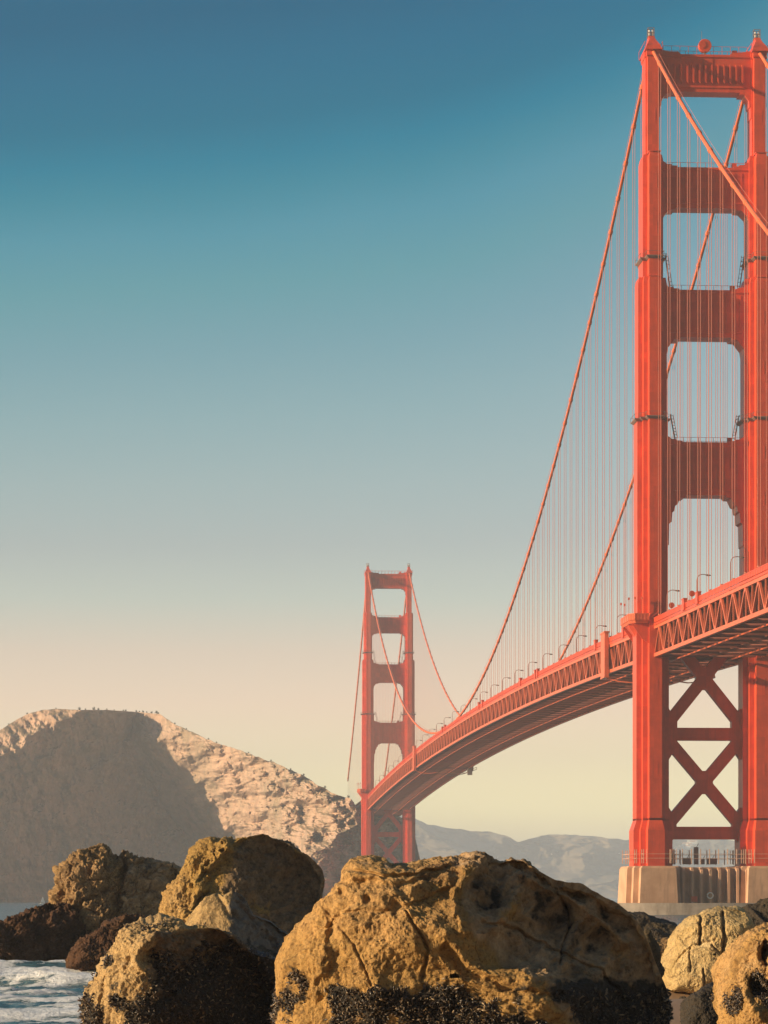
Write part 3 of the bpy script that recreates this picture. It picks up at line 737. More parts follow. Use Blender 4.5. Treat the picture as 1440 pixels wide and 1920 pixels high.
def head_relief(P, PX, PY, Tt):
    Q = P.copy(); Q[:, 1] *= .45
    a = ridged(Q / np.array([46., 60., 105.]), 6, 3, .55); b = fbm(Q / np.array([16, 20, 24.]), 5, 9, .6); g = fbm(Q / 130., 3, 14)
    lit = np.clip((PX - np.interp(PY, V_Y, V_X)) / 40, 0, 1)
    h = ridged(P / np.array([7., 14., 12.]), 4, 17, .65)
    U = np.stack([P[:, 0] + P[:, 2] * .55 + P[:, 1] * .25, P[:, 2] * .16, P[:, 1] * .05], -1)
    gul = ridged(U / 24., 5, 51, .55) * 4.2 + ridged(U / 9., 4, 55, .6) * 1.5
    return -gul * (.75 - .28 * lit) - a * (4 - 3.0 * lit) + b * (4.0 - 2.8 * lit) + g * 10 * (1 - .5 * lit) - h * (1.5 - .5 * lit)
CREST = [(-620, 1560), (-400, 1500), (-260, 1465), (-120, 1425), (0, 1369), (20, 1356), (50, 1339), (80, 1331), (105, 1329), (150, 1331), (200, 1331), (260, 1335), (300, 1339), (315, 1349), (330, 1359), (360, 1372),
         (400, 1391), (440, 1403), (480, 1418), (530, 1436), (570, 1455), (600, 1474), (630, 1490), (650, 1495), (662, 1500), (670, 1520), (700, 1532), (740, 1530), (762, 1536), (776, 1558), (786, 1604), (800, 1660), (812, 1702)]
jig = fbm(np.stack([np.arange(-620, 813, 4) / 14., np.zeros(359), np.zeros(359)], -1), 4, 5)
cx = np.arange(-620, 813, 4.0); cy = np.interp(cx, [p[0] for p in CREST], [p[1] for p in CREST]) + jig * 2.6 * np.clip((cx - 300) / 60, .25, 1)
head = cliff('headland', M['cliff'], np.concatenate([np.arange(-620, -30, 10), np.arange(-30, 812, 1.15), [812]]), 300, list(zip(cx, cy)), 1704, head_depth, head_relief,
             ([4, 30, 90, 220, 420, 700], [1.0, .985, .97, .88, .55, 0.0]))
tag(head, kind='structure')

k = NT('far_hill_ground')
c = k.ramp(k.noise(0.004, 8, 0.65), [(0.35, (0.07, 0.065, 0.04)), (0.5, (0.13, 0.10, 0.06)), (0.7, (0.17, 0.125, 0.075))])
k.color(c); k.rough(0.95); M['farhill'] = k.m
def far_depth(PX, PY):
    z = (HY - PY) * 1.0
    w = fbm(np.stack([PX.ravel() / 150., PY.ravel() / 90., PX.ravel() * 0], -1), 4, 31).reshape(PX.shape)
    return 8800 + z * 5 + w * 420 + (PX - 700) * .55
def far_relief(P, PX, PY, Tt):
    return -ridged(P / np.array([380., 640., 260.]), 6, 41) * 200 + fbm(P / np.array([90., 180., 80.]), 4, 44) * 60
FC = [(480, 1600), (560, 1555), (660, 1528), (740, 1527), (776, 1534), (800, 1545), (830, 1551), (880, 1557), (925, 1561), (950, 1567), (972, 1579), (985, 1576), (1015, 1566), (1060, 1564), (1120, 1569), (1175, 1575), (1240, 1577), (1300, 1570), (1380, 1576), (1470, 1572), (1560, 1560), (1700, 1572), (1900, 1600)]
fx = np.arange(480, 1900, 5.0); fy = np.interp(fx, [p[0] for p in FC], [p[1] for p in FC]) + fbm(np.stack([fx / 25., fx * 0, fx * 0], -1), 4, 8) * 2.2
fh = cliff('far_hills', M['farhill'], np.arange(480, 1900, 3.5), 110, list(zip(fx, fy)), 1689, far_depth, far_relief, ([20, 300, 900, 1600], [1.0, .95, .6, 0]))
tag(fh, kind='structure')

def shore_x(y): return np.interp(y, [0, 70, 110, 140, 200, 300, 420], [-14, -9.5, -6.5, 1.0, 9.0, 19.0, 42.0])
POOLS = [(11.6, 116.0, 3.4, 1.5), (9.6, 96.0, 4.2, 2.4), (8.6, 84.0, 5.0, 2.4)]
def sand_z(x, y):
    z = np.clip((x - shore_x(y)) * .075, -3.0, 1.0) + np.clip((x - shore_x(y) - 14) * .02, 0, 2) + np.clip((95 - y) / 95, 0, 1) * 2.1 * np.clip((x - shore_x(y)) / 8, 0, 1)
    for px_, py_, r, d in POOLS: z = z - d * np.exp(-((x - px_) ** 2 + ((y - py_) * .7) ** 2) / r ** 2)
    return z
gx = np.concatenate([[-6000, -600, -160], np.arange(-60, 90, .75), [160, 600, 6000]]); gy = np.concatenate([[-60, -20], np.arange(0, 430, 1.0), [520, 900, 3000, 12900]])
GX, GY = np.meshgrid(gx, gy, indexing='ij')
Z = sand_z(GX, np.clip(GY, 0, 420)); Z = np.where((GY > 425) | (GX < -58), -3.2, Z); Z = np.where((GX > 92), np.minimum(Z, -3.2 + 0 * Z) if False else np.where(GY > 425, -3.2, Z), Z)
Z = Z + fbm(np.stack([GX.ravel() / 2.2, GY.ravel() / 5.0, GX.ravel() * 0], -1), 4, 77).reshape(GX.shape) * .06
k = NT('wet_sand')
c = k.ramp(k.noise(0.35, 6, 0.6, stretch=(1, .4, 1)), [(0.3, (0.24, 0.15, 0.085)), (0.7, (0.36, 0.23, 0.135))])
k.color(c); k.rough(0.62); k.bump(k.noise(3.0, 5, .6, stretch=(1, .3, 1)), .35, .06); M['sand'] = k.m
me = grid_mesh('beach', np.stack([GX, GY, Z], -1).reshape(-1, 3), len(gx), len(gy), M['sand'])
tag(link('beach', me), kind='structure')

# ------------------------------------------------------------------ the sea
wx = np.concatenate([[-5900, -900, -220, -90], np.arange(-46, 34, .22), [60, 200, 900, 5900]])
wy = np.concatenate([[-100, 20, 50, 70, 80, 88, 92], np.arange(96, 330, .42), np.geomspace(331, 900, 120), [1200, 1800, 3000, 5000, 8000, 12500]])
WX, WY = np.meshgrid(wx, wy, indexing='ij')
Q = np.stack([WX.ravel(), WY.ravel(), WX.ravel() * 0], -1)
bend = fbm(Q / np.array([26, 40, 1.]), 3, 61).reshape(WX.shape)
def breaker(y0, h, front, backw):
    u = WY - (y0 + bend * 5.0 + WX * .03)
    amp = h * (0.75 + .5 * fbm(Q / np.array([9, 60, 1.]), 2, int(y0)).reshape(WX.shape))
    return amp * np.where(u < 0, np.exp(-(u / front) ** 2), np.exp(-(u / backw) ** 2)), u
Wz = fbm(Q / np.array([3.2, 1.9, 1.]), 5, 63).reshape(WX.shape) * .11 + fbm(Q / np.array([14, 7, 1.]), 3, 66).reshape(WX.shape) * .16
foam = np.zeros(WX.shape)
fn = fbm(Q / np.array([4.5, 2.2, 1.]), 6, 70, .6).reshape(WX.shape)
for y0, h, fr, bw, fs in ((156, .85, 1.1, 4.0, .75), (176, .35, 1.5, 5, .8), (186, .55, 1.5, 4.5, .9), (131, .22, .8, 4.0, .9), (113, .28, 1.0, 5.0, 1.1), (215, .35, 2, 6, .15), (260, .4, 3, 8, .1)):
    b, u = breaker(y0, h, fr, bw); Wz = Wz + b
    foam = np.maximum(foam, fs * np.exp(-((u - .6) / (bw * .55)) ** 2) * (1 if y0 != 156 else .8))
near = np.clip((192 - WY) / 20, 0, 1)
foam = np.clip(foam * 1.1 + fn * .9 - .22 + near * .48, 0, 1) * np.clip((205 - WY) / 14 , 0.0, 1)
fade = np.clip((900 - WY) / 500, 0, 1) * np.clip((46 - np.abs(WX)) / 6, 0, 1) ; fade = np.where((WX < -46) | (WX > 34), 0, fade)
chop = ridged(Q / np.array([2.0, 1.1, 1.]), 5, 64, .6).reshape(WX.shape)
Wz = (Wz + chop * .05 * (WY < 420)) * np.maximum(fade, 0) + foam * np.maximum(fade, 0) * (.06 + .14 * np.clip(fn + chop * .5, 0, 1))
k = NT('sea_water')
at_f = k.attr('foam')
fz = k.noise(.9, 9, 0.74, stretch=(.55, .85, 1), dist=1.6); fy = k.noise(3.5, 6, 0.7, stretch=(.8, .6, 1), dist=.6)
fm = k.ramp(k.math('ADD', k.math('ADD', at_f, k.math('MULTIPLY', k.math('SUBTRACT', fz, .5), 1.9)), k.math('MULTIPLY', k.math('SUBTRACT', fy, .5), .7)), [(0.34, 0.0), (0.50, .75), (.75, 1.0)])
c = k.mix(fm, k.ramp(k.noise(.02, 3), [(0.3, (0.05, 0.12, 0.14)), (0.7, (0.08, 0.165, 0.185))]), (0.86, 0.86, 0.86))
k.color(c); k.rough(k.ramp(fm, [(0.0, 0.12), (1.0, 0.8)])); k.b.inputs['Specular IOR Level'].default_value = 0.5
k.bump(k.math('ADD', k.math('ADD', k.noise(2.2, 7, .65, stretch=(.55, 1.3, 1)), k.math('MULTIPLY', k.noise(.35, 4, .6, stretch=(.5, 1.2, 1)), 1.6)), k.math('MULTIPLY', fm, k.math('MULTIPLY', fy, .8))), .85, .5); M['sea'] = k.m
me = grid_mesh('sea', np.stack([WX, WY, Wz], -1).reshape(-1, 3), len(wx), len(wy), M['sea'], attrs={'foam': foam.ravel()})
tag(link('sea', me), kind='structure')

# ------------------------------------------------------------------ boulders
def rock_mat(name, pale, mid, dark, weed=(0.018, 0.014, 0.010), moss=(0.36, 0.23, 0.045), moss_amt=.45, scale=1.0, bump=.6, crack=.4, shade_wet=(0.225, 0.15, 0.085)):
    k = NT(name)
    n1 = k.noise(.55 * scale, 8, .65, dist=.4); n2 = k.noise(2.8 * scale, 8, .72); n3 = k.noise(13 * scale, 6, .75); n4 = k.noise(.28 * scale, 5, .6, dist=.5)
    c = k.ramp(n1, [(0.30, dark), (0.45, mid), (0.60, mid), (0.74, pale)])
    c = k.mix(k.ramp(n2, [(0.50, 0.0), (0.72, .65)]), c, tuple(np.array(dark) * .8))
    c = k.mix(k.math('MULTIPLY', k.ramp(n4, [(0.44, 0.0), (0.56, 1.0)]), moss_amt), c, k.mix(n2, moss, tuple(np.array(moss) * .55)))
    c = k.mix(k.math('MULTIPLY', k.ramp(n3, [(0.50, 0.0), (0.62, 1.0)]), .72), c, tuple(np.array(dark) * .6))
    v = k.n('ShaderNodeTexVoronoi'); v.feature = 'DISTANCE_TO_EDGE'; v.inputs['Scale'].default_value = .8 * scale
    ds = k.n('ShaderNodeTexNoise'); ds.inputs['Scale'].default_value = 1.4 * scale; ds.inputs['Detail'].default_value = 5; k.L(k.geo.outputs['Position'], ds.inputs['Vector'])
    ad = k.n('ShaderNodeVectorMath'); ad.operation = 'ADD'; k.L(k.geo.outputs['Position'], ad.inputs[0]); k.L(ds.outputs['Color'], ad.inputs[1]); k.L(ad.outputs[0], v.inputs['Vector'])
    ck = k.ramp(v.outputs['Distance'], [(0.0, 1.0), (0.035, 0.0)])
    c = k.mix(k.math('MULTIPLY', ck, crack), c, tuple(np.array(dark) * .35))
    ct = k.ramp(k.math('ADD', k.attr('shade_wet'), k.math('MULTIPLY', k.math('SUBTRACT', n1, .5), 1.2)), [(0.30, 0.0), (0.62, 1.0)])  # shade of the unlit sides put into the colour; wet stone on the slab
    c = k.mix(k.math('MULTIPLY', ct, .92), c, k.mix(k.ramp(n2, [(.35, 0.0), (.68, 1.0)]), k.mix(k.ramp(n3, [(.4, 0.0), (.65, 1.0)]), tuple(np.array(shade_wet) * .3), shade_wet), tuple(np.array(shade_wet) * 2.8)))
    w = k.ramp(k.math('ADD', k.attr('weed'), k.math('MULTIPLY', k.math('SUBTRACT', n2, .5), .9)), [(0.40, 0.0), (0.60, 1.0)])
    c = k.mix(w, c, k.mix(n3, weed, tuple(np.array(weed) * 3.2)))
    k.color(c); k.rough(k.ramp(w, [(0, .9), (1, .55)])); k.b.inputs['Specular IOR Level'].default_value = .2
    k.bump(k.math('ADD', k.math('ADD', n2, k.math('MULTIPLY', n3, .5)), k.math('MULTIPLY', ck, -.5 * crack)), bump, .22 / scale); return k.m

M['ochre'] = rock_mat('ochre_sandstone', (0.62, 0.42, 0.22), (0.50, 0.295, 0.115), (0.17, 0.085, 0.036), moss=(0.45, 0.255, 0.06))
M['golden'] = rock_mat('golden_brown_sandstone', (0.56, 0.39, 0.20), (0.44, 0.27, 0.10), (0.13, 0.072, 0.032), moss=(0.42, 0.25, 0.05), moss_amt=.5, scale=.7, shade_wet=(0.12, 0.082, 0.05))
M['tan'] = rock_mat('tan_sandstone', (0.62, 0.46, 0.27), (0.50, 0.33, 0.15), (0.17, 0.10, 0.05), moss=(0.40, 0.26, 0.07), moss_amt=.45, shade_wet=(0.10, 0.07, 0.045))
M['slab'] = rock_mat('smooth_slab_stone', (0.52, 0.37, 0.20), (0.42, 0.28, 0.13), (0.22, 0.14, 0.07), moss_amt=.2, crack=.3, bump=.35, shade_wet=(0.085, 0.075, 0.065))
M['brown'] = rock_mat('brown_sandstone', (0.46, 0.32, 0.17), (0.34, 0.21, 0.10), (0.10, 0.06, 0.034), moss=(0.34, 0.21, 0.07), moss_amt=.3, scale=.6)
M['pale'] = rock_mat('pale_sandstone', (0.66, 0.51, 0.29), (0.58, 0.41, 0.19), (0.28, 0.17, 0.08), moss_amt=.25, crack=.6)
M['dark'] = rock_mat('dark_wet_rock', (0.10, 0.078, 0.052), (0.055, 0.042, 0.03), (0.025, 0.019, 0.014), moss_amt=.12, bump=.5)
M['weedy'] = rock_mat('weed_covered_rock', (0.24, 0.12, 0.06), (0.15, 0.075, 0.042), (0.05, 0.026, 0.016), weed=(0.085, 0.044, 0.026), moss=(0.20, 0.10, 0.035), moss_amt=.4, scale=.9, bump=1.2)

def resample(poly, phi, c):
    """distance from c to the closed outline along each direction"""
    P = np.array(poly, float); Q = np.roll(P, -1, 0); d = np.stack([np.cos(phi), np.sin(phi)], -1)
    A = P - c; E = Q - P; R = np.zeros(len(phi))
    for a, e in zip(A, E):
        den = d[:, 0] * e[1] - d[:, 1] * e[0]
        with np.errstate(divide='ignore', invalid='ignore'):
            t = (a[0] * e[1] - a[1] * e[0]) / den; u = (a[0] * d[:, 1] - a[1] * d[:, 0]) / den
        ok = (t > 0) & (u >= -1e-6) & (u <= 1 + 1e-6) & np.isfinite(t); R = np.where(ok, np.maximum(R, t), R)
    bad = R <= 0
    if bad.any(): R[bad] = np.interp(phi[bad], phi[~bad], R[~bad], period=2 * math.pi)
    return R

def seg_dist(px, py, line):
    d = np.full(px.shape, 1e9)
    for (x0, y0), (x1, y1) in zip(line, line[1:]):
        ex, ey = x1 - x0, y1 - y0; t = np.clip(((px - x0) * ex + (py - y0) * ey) / (ex * ex + ey * ey), 0, 1)
        d = np.minimum(d, np.hypot(px - x0 - t * ex, py - y0 - t * ey))
    return d

def rock(name, label, mat, poly, c, Y, D, planes=(), dents=(), lines=(), nu=420, nv=200, amp=.10, rough=.55, chunk=0.0, seed=1, weed=None, boxy=.75, fine=1.0, group=None, strat=None, shade_wet=None, rg=.26, fc=1.0):
    """a boulder: its outline as seen from the beach, given depth D and faces sloping away (planes: x, y of a point on the face, dY/dx, dY/dz, offset)"""
    s = Y / F; phi = np.linspace(0, 2 * math.pi, nu + 1)[:-1]
    cc = np.array(c, float)
    pol = [(x, -y) for x, y in poly]; R = resample(pol, phi, np.array([cc[0], -cc[1]]))
    R = (np.roll(R, 1) + 2 * R + np.roll(R, -1)) / 4
    th = np.concatenate([np.linspace(0.02, math.pi / 2, int(nv * .78))[:-1], np.linspace(math.pi / 2, math.pi - .02, nv - int(nv * .78) + 1)])
    nv = len(th)
    PH, TH = np.meshgrid(phi, th, indexing='ij')
    rr = np.sin(TH) ** .9
    PX = cc[0] + R[:, None] * rr * np.cos(PH); PYs = -cc[1] + R[:, None] * rr * np.sin(PH)
    dep = -np.sign(np.cos(TH)) * np.abs(np.cos(TH)) ** boxy * D
    px, py = PX.ravel(), -PYs.ravel(); y = dep.ravel().copy()
    front = (TH.ravel() < math.pi / 2 - .001)
    q0 = np.stack([px * s, y * .6, -py * s], -1)
    warp = fbm(q0 / (D * .9), 4, seed + 50)
    yf = y.copy()
    for (fx_, fy_, gx_, gz_, off) in planes:
        pl = off + gx_ * ((px - fx_) * s + warp * .5 * D * .4) + gz_ * ((fy_ - py) * s)
        w = D * .06
        mx = np.maximum(yf, pl); yf = mx + w * np.exp(-np.abs(yf - pl) / w) * .35
    edge = np.clip(np.cos(TH.ravel()) * 4, 0, 1)
    y = np.where(front, y + (np.minimum(yf, D * .3) - y) * edge, y)
    for (dx, dy, r, d) in dents:
        y = y + np.where(front, d * np.exp(-(((px - dx) ** 2 + (py - dy) ** 2) / r ** 2)), 0)
    for (ln, w, d) in lines:
        wob = fbm(np.stack([px * s * 2, py * s * 2, px * 0], -1), 3, seed + 70) * w * 1.2
        y = y + np.where(front, d * np.exp(-((seg_dist(px + wob, py + wob, ln) / w) ** 2)), 0)
    P = np.stack([(px - HX) * s, Y + y, EYE + (HY - py) * s], -1)
    G = P.reshape(nu, nv, 3)
    def normals(G):
        du = np.roll(G, -1, 0) - np.roll(G, 1, 0); dv = np.gradient(G, axis=1)
        n = np.cross(dv, du); n /= np.linalg.norm(n, axis=-1, keepdims=True) + 1e-9
        ctr = G.reshape(-1, 3).mean(0)
        if ((G - ctr) * n).sum() < 0: n = -n
        return n
    N = normals(G)
    for q in (1, 2, 4, 8, 12, 16, 16):                  # broad normals, so that relief does not fold over sharp edges
        pv_ = np.concatenate([np.repeat(N[:, :1], q, 1), N[:, :-q]], 1); nx_ = np.concatenate([N[:, q:], np.repeat(N[:, -1:], q, 1)], 1)
        N = N + np.roll(N, q, 0) + np.roll(N, -q, 0) + pv_ + nx_; N /= np.linalg.norm(N, axis=-1, keepdims=True) + 1e-9
    N = N.reshape(-1, 3)
    Q = P * np.array([1, .8, 1.]) + seed * 17.3
    if strat: Q = Q @ np.array(Matrix.Rotation(math.radians(strat), 3, 'Y'))
    sz = D
    CT0 = 0 if shade_wet is None else np.clip(shade_wet(px, py, 0), 0, 1)
    disp = fbm(Q / (sz * .8), 6, seed, .52) * amp * sz + ridged(Q / (sz * .38) * (np.array([1, 1, .55]) if strat else 1), 6, seed + 7, rough) * amp * rg * sz
    wv = np.stack([fbm(Q / (sz * .5), 4, seed + a_) for a_ in (81, 84, 87)], -1) * .30
    disp = disp + fc * sz * (.105 * facets(Q / (sz * .62) + wv * .35, seed + 2) + .048 * facets(Q / (sz * .26) + wv * .5, seed + 5) + .018 * facets(Q / (sz * .105) + wv, seed + 6) - .03)
    if chunk:
        f1, f2, idv = cells(Q / (sz * .20) + fbm(Q / (sz * .15), 3, seed + 3)[:, None] * .35, seed)
        disp = disp + ((np.minimum(f2 - f1, .35) * 1.6 + idv * .7) - .7) * chunk * sz
    disp = disp + fine * (fbm(Q / (sz * .07), 4, seed + 13, .6) * .022 * sz * (.5 + np.clip(warp + .6, 0, 1)))
    disp = disp + CT0 * (ridged(Q / (sz * .16), 5, seed + 23, .6) * .022 * sz)
    pit, _, _ = cells(Q / (sz * .11), seed + 19)
    disp = disp - fine * np.clip(.33 - pit, 0, 1) * .045 * sz * np.clip(warp * 3, 0, 1)
    P = P + N * disp[:, None]
    W = np.zeros(len(px))
    if weed is not None: W = np.clip(weed(px, py, fbm(Q / (sz * .22), 5, seed + 29, .6)), 0, 1)
    CT = np.zeros(len(px)) if shade_wet is None else np.clip(shade_wet(px, py, fbm(Q / (sz * .3), 4, seed + 33, .6)), 0, 1)
    org = Vector(((cc[0] - HX) * s, Y, max(-1.5, float(P[:, 2].min()))))
    P = P - np.array(org)
    me = grid_mesh(name, P, nu, nv, mat, wrap=True, attrs={'weed': W, 'shade_wet': CT})
    o = link(name, me, None, org); tag(o, label, 'rock', group)
    return dict(o=o, P=P + np.array(org), N=normals(P.reshape(nu, nv, 3)).reshape(-1, 3), W=W, front=front, px=px, py=py, D=D)

def mussels(r, n, size, label, thr=.55, seed=3, where=None):
    rng = np.random.default_rng(seed)
    lim = (r['W'] > thr) & (r['N'][:, 1] < .35)
    if where is not None: lim &= where(r['px'], r['py'])
    ids = np.nonzero(lim)[0]
    if len(ids) == 0: return
    # even out the sampling by the area each vertex stands for
    nvv = r['P'].shape[0]; w = np.abs(np.hypot(r['px'] - r['px'].mean(), r['py'] - r['py'].mean()))[ids]; w = w / w.sum()
    ids = rng.choice(ids, n, p=w)
    T = []
    for zz, rad in ((-1, 0.12), (-.45, .75), (.25, 1.0), (.8, .55), (1.05, .1)):
        for a in np.linspace(0, 2 * math.pi, 6)[:-1]: T.append((rad * math.cos(a) * .42, rad * math.sin(a) * .30, zz))
    T = np.array(T); nt = len(T)
    C = r['P'][ids] + rng.normal(0, size * .9, (n, 3)); N = r['N'][ids]
    ax = N * .9 + rng.normal(0, .65, (n, 3)); ax /= np.linalg.norm(ax, axis=1, keepdims=True)
    e1 = np.cross(ax, rng.normal(0, 1, (n, 3))); e1 /= np.linalg.norm(e1, axis=1, keepdims=True); e2 = np.cross(ax, e1)
    sz = size * rng.uniform(.55, 1.35, (n, 1, 1))
    V = C[:, None] + sz * (T[None, :, 0:1] * e1[:, None] + T[None, :, 1:2] * e2[:, None] + T[None, :, 2:3] * ax[:, None]) + (N * size * .35)[:, None]
    q = []
    for i in range(4):
        for k_ in range(5): q.append((i * 5 + k_, i * 5 + (k_ + 1) % 5, (i + 1) * 5 + (k_ + 1) % 5, (i + 1) * 5 + k_))
    q = (np.array(q)[None] + (np.arange(n) * nt)[:, None, None]).reshape(-1, 4).astype(np.int32)
    me = bpy.data.meshes.new('mussels'); me.vertices.add(n * nt); me.vertices.foreach_set('co', V.astype(np.float32).ravel())
    me.loops.add(q.size); me.loops.foreach_set('vertex_index', q.ravel()); me.polygons.add(len(q)); me.polygons.foreach_set('loop_start', np.arange(0, q.size, 4, dtype=np.int32)); me.polygons.foreach_set('loop_total', np.full(len(q), 4, np.int32))
    me.polygons.foreach_set('use_smooth', np.ones(len(q), bool)); me.materials.append(M['mussel']); me.update()
    tag(link('mussels', me), label, 'mussels', None, 'stuff')

k = NT('mussel_shell')
rn = k.n('ShaderNodeNewGeometry')
k.color(k.ramp(rn.outputs['Random Per Island'], [(0.0, (0.012, 0.010, 0.010)), (0.5, (0.045, 0.030, 0.020)), (0.82, (0.13, 0.082, 0.042)), (1.0, (0.36, 0.25, 0.14))])); k.rough(.38); k.b.inputs['Specular IOR Level'].default_value = .5; M['mussel'] = k.m

step = lambda v, a, b: np.clip((v - a) / (b - a), 0, 1)
BIG = [(505, 2010), (505, 1940), (510, 1880), (512, 1800), (528, 1760), (546, 1728), (560, 1714), (578, 1702), (592, 1680), (606, 1668), (617, 1648), (628, 1642), (636, 1622), (652, 1608), (690, 1600), (722, 1599), (730, 1606), (760, 1609), (790, 1604), (850, 1606),
       (890, 1603), (920, 1609), (940, 1614), (958, 1611), (980, 1612), (990, 1620), (1040, 1650), (1062, 1655), (1090, 1658), (1130, 1682), (1160, 1697), (1185, 1716), (1202, 1738), (1215, 1764), (1225, 1792), (1240, 1822), (1256, 1848), (1265, 1878), (1266, 1905), (1258, 1940), (1262, 2010)]
def big_weed_shade(px, py, n):
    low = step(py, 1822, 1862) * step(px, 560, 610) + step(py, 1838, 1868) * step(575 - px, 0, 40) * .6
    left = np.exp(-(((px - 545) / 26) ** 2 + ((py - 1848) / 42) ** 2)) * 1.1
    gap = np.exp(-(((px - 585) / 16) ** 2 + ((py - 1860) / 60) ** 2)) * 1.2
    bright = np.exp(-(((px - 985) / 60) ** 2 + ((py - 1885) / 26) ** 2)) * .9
    return low * (.95 - .3 * step(px, 940, 1060)) + left - gap - bright + n * (.32 + .45 * np.clip(low + left, 0, 1)) - .05 + step(px, 1050, 1150) * step(py, 1810, 1870) * .22 + .40 * step(px - (870 + (py - 1700) * .9 * (py > 1740)), -15, 40)  # last term darkens the lee side: shade carried by the weed mask
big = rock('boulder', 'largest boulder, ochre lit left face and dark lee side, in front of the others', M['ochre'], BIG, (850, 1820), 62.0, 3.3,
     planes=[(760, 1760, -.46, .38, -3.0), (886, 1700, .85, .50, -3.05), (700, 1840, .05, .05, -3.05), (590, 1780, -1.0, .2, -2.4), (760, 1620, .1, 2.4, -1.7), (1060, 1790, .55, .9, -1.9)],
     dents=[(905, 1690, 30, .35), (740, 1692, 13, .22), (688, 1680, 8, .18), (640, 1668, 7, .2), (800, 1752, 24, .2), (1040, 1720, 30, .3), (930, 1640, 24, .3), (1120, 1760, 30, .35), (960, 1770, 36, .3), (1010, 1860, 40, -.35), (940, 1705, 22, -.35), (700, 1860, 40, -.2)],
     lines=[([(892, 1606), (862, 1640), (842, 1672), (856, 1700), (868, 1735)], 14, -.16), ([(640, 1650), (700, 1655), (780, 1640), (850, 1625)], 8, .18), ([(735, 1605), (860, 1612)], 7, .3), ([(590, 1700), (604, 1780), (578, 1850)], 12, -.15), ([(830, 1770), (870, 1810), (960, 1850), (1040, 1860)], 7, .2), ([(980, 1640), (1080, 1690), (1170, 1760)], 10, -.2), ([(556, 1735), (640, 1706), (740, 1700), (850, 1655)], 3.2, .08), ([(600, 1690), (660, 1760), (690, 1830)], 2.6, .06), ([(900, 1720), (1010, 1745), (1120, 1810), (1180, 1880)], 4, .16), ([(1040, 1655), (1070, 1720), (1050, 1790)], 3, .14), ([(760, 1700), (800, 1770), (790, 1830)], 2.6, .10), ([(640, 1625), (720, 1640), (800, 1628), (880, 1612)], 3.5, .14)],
     nu=1100, nv=460, amp=.030, rough=.55, rg=.2, seed=12, fine=.5, fc=.85, weed=big_weed_shade, boxy=.62, shade_wet=lambda px, py, n: .75 * step(px - (872 + (py - 1730) * 1.0 * (py > 1730)), -25, 45) + n * .45 + .35 * np.exp(-(((px - 905) / 50) ** 2 + ((py - 1680) / 40) ** 2)) - .5 * np.exp(-(((px - 940) / 40) ** 2 + ((py - 1705) / 16) ** 2)) + .45 * np.exp(-(((py - 1612 - n * 12) / 9) ** 2)) * (px > 720))  # shaded lee side, dark hollow and lit spot put into the colour
mussels(big, 15000, .045, 'mussels crusting the foot of the largest boulder', .5, 3, where=lambda px, py: (py > 1815) & ((px < 960) | (py > 1850)))

FL = [(166, 2000), (168, 1900), (171, 1862), (175, 1838), (183, 1812), (200, 1787), (214, 1767), (225, 1744), (240, 1736), (270, 1732), (300, 1728), (340, 1726), (352, 1738), (380, 1737), (410, 1741), (440, 1758), (470, 1786), (500, 1798), (522, 1826), (536, 1870), (540, 2000)]
def fl_weed(px, py, n):
    a = step(px, 268, 300) * step(py, 1735, 1790) * .74 + step(py, 1850, 1900) * .75
    gap = np.exp(-(((px - 262) / 22) ** 2 + ((py - 1800) / 40) ** 2)) * .8 + np.exp(-(((px - 360) / 36) ** 2 + ((py - 1770) / 22) ** 2)) * .7 + np.exp(-(((px - 230) / 26) ** 2 + ((py - 1905) / 22) ** 2)) * .7
    return a - gap + n * .7 + .06 + np.exp(-(((px - 205) / 14) ** 2 + ((py - 1800) / 18) ** 2)) * .6 + np.exp(-(((px - 190) / 12) ** 2 + ((py - 1880) / 40) ** 2)) * .6
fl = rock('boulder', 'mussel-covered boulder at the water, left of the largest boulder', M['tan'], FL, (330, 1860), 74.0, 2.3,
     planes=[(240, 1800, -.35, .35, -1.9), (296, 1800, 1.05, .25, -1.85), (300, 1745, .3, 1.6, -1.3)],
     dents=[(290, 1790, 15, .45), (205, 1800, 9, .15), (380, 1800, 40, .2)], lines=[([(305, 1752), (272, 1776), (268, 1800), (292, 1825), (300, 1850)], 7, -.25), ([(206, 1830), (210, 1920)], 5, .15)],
     nu=640, nv=280, amp=.036, rg=.2, seed=9, weed=fl_weed, boxy=.6, shade_wet=lambda px, py, n: .75 * step(px, 285, 315) * step(py, 1735, 1750) + n * .4)  # right of the ridge darkened in colour as the shaded side
mussels(fl, 9000, .05, 'mussels crusting the boulder left of the largest boulder', .5, 5)

rock('boulder', 'smooth tan pointed rock between the mussel-covered boulder and the tall golden one', M['slab'], [(340, 1800), (345, 1741), (365, 1712), (385, 1681), (406, 1669), (421, 1679), (437, 1671), (453, 1679), (476, 1715), (509, 1728), (525, 1741), (542, 1754), (548, 1800)], (430, 1755), 92.0, 1.6,
     planes=[(400, 1720, -.2, .8, -1.2), (425, 1700, 1.1, .9, -1.15)], lines=[([(408, 1672), (430, 1710), (470, 1735), (520, 1770)], 5, .12), ([(440, 1690), (500, 1750)], 4, .12)], nu=420, nv=180, amp=.025, fine=.5, fc=.5, seed=15, boxy=.7,
     shade_wet=lambda px, py, n: .8 * step(px, 424, 446) + n * .3, weed=lambda px, py, n: step(py, 1752, 1775) * .5 + n * .55 + .1 * step(px, 440, 470))  # here the dark tone is the wet right slope

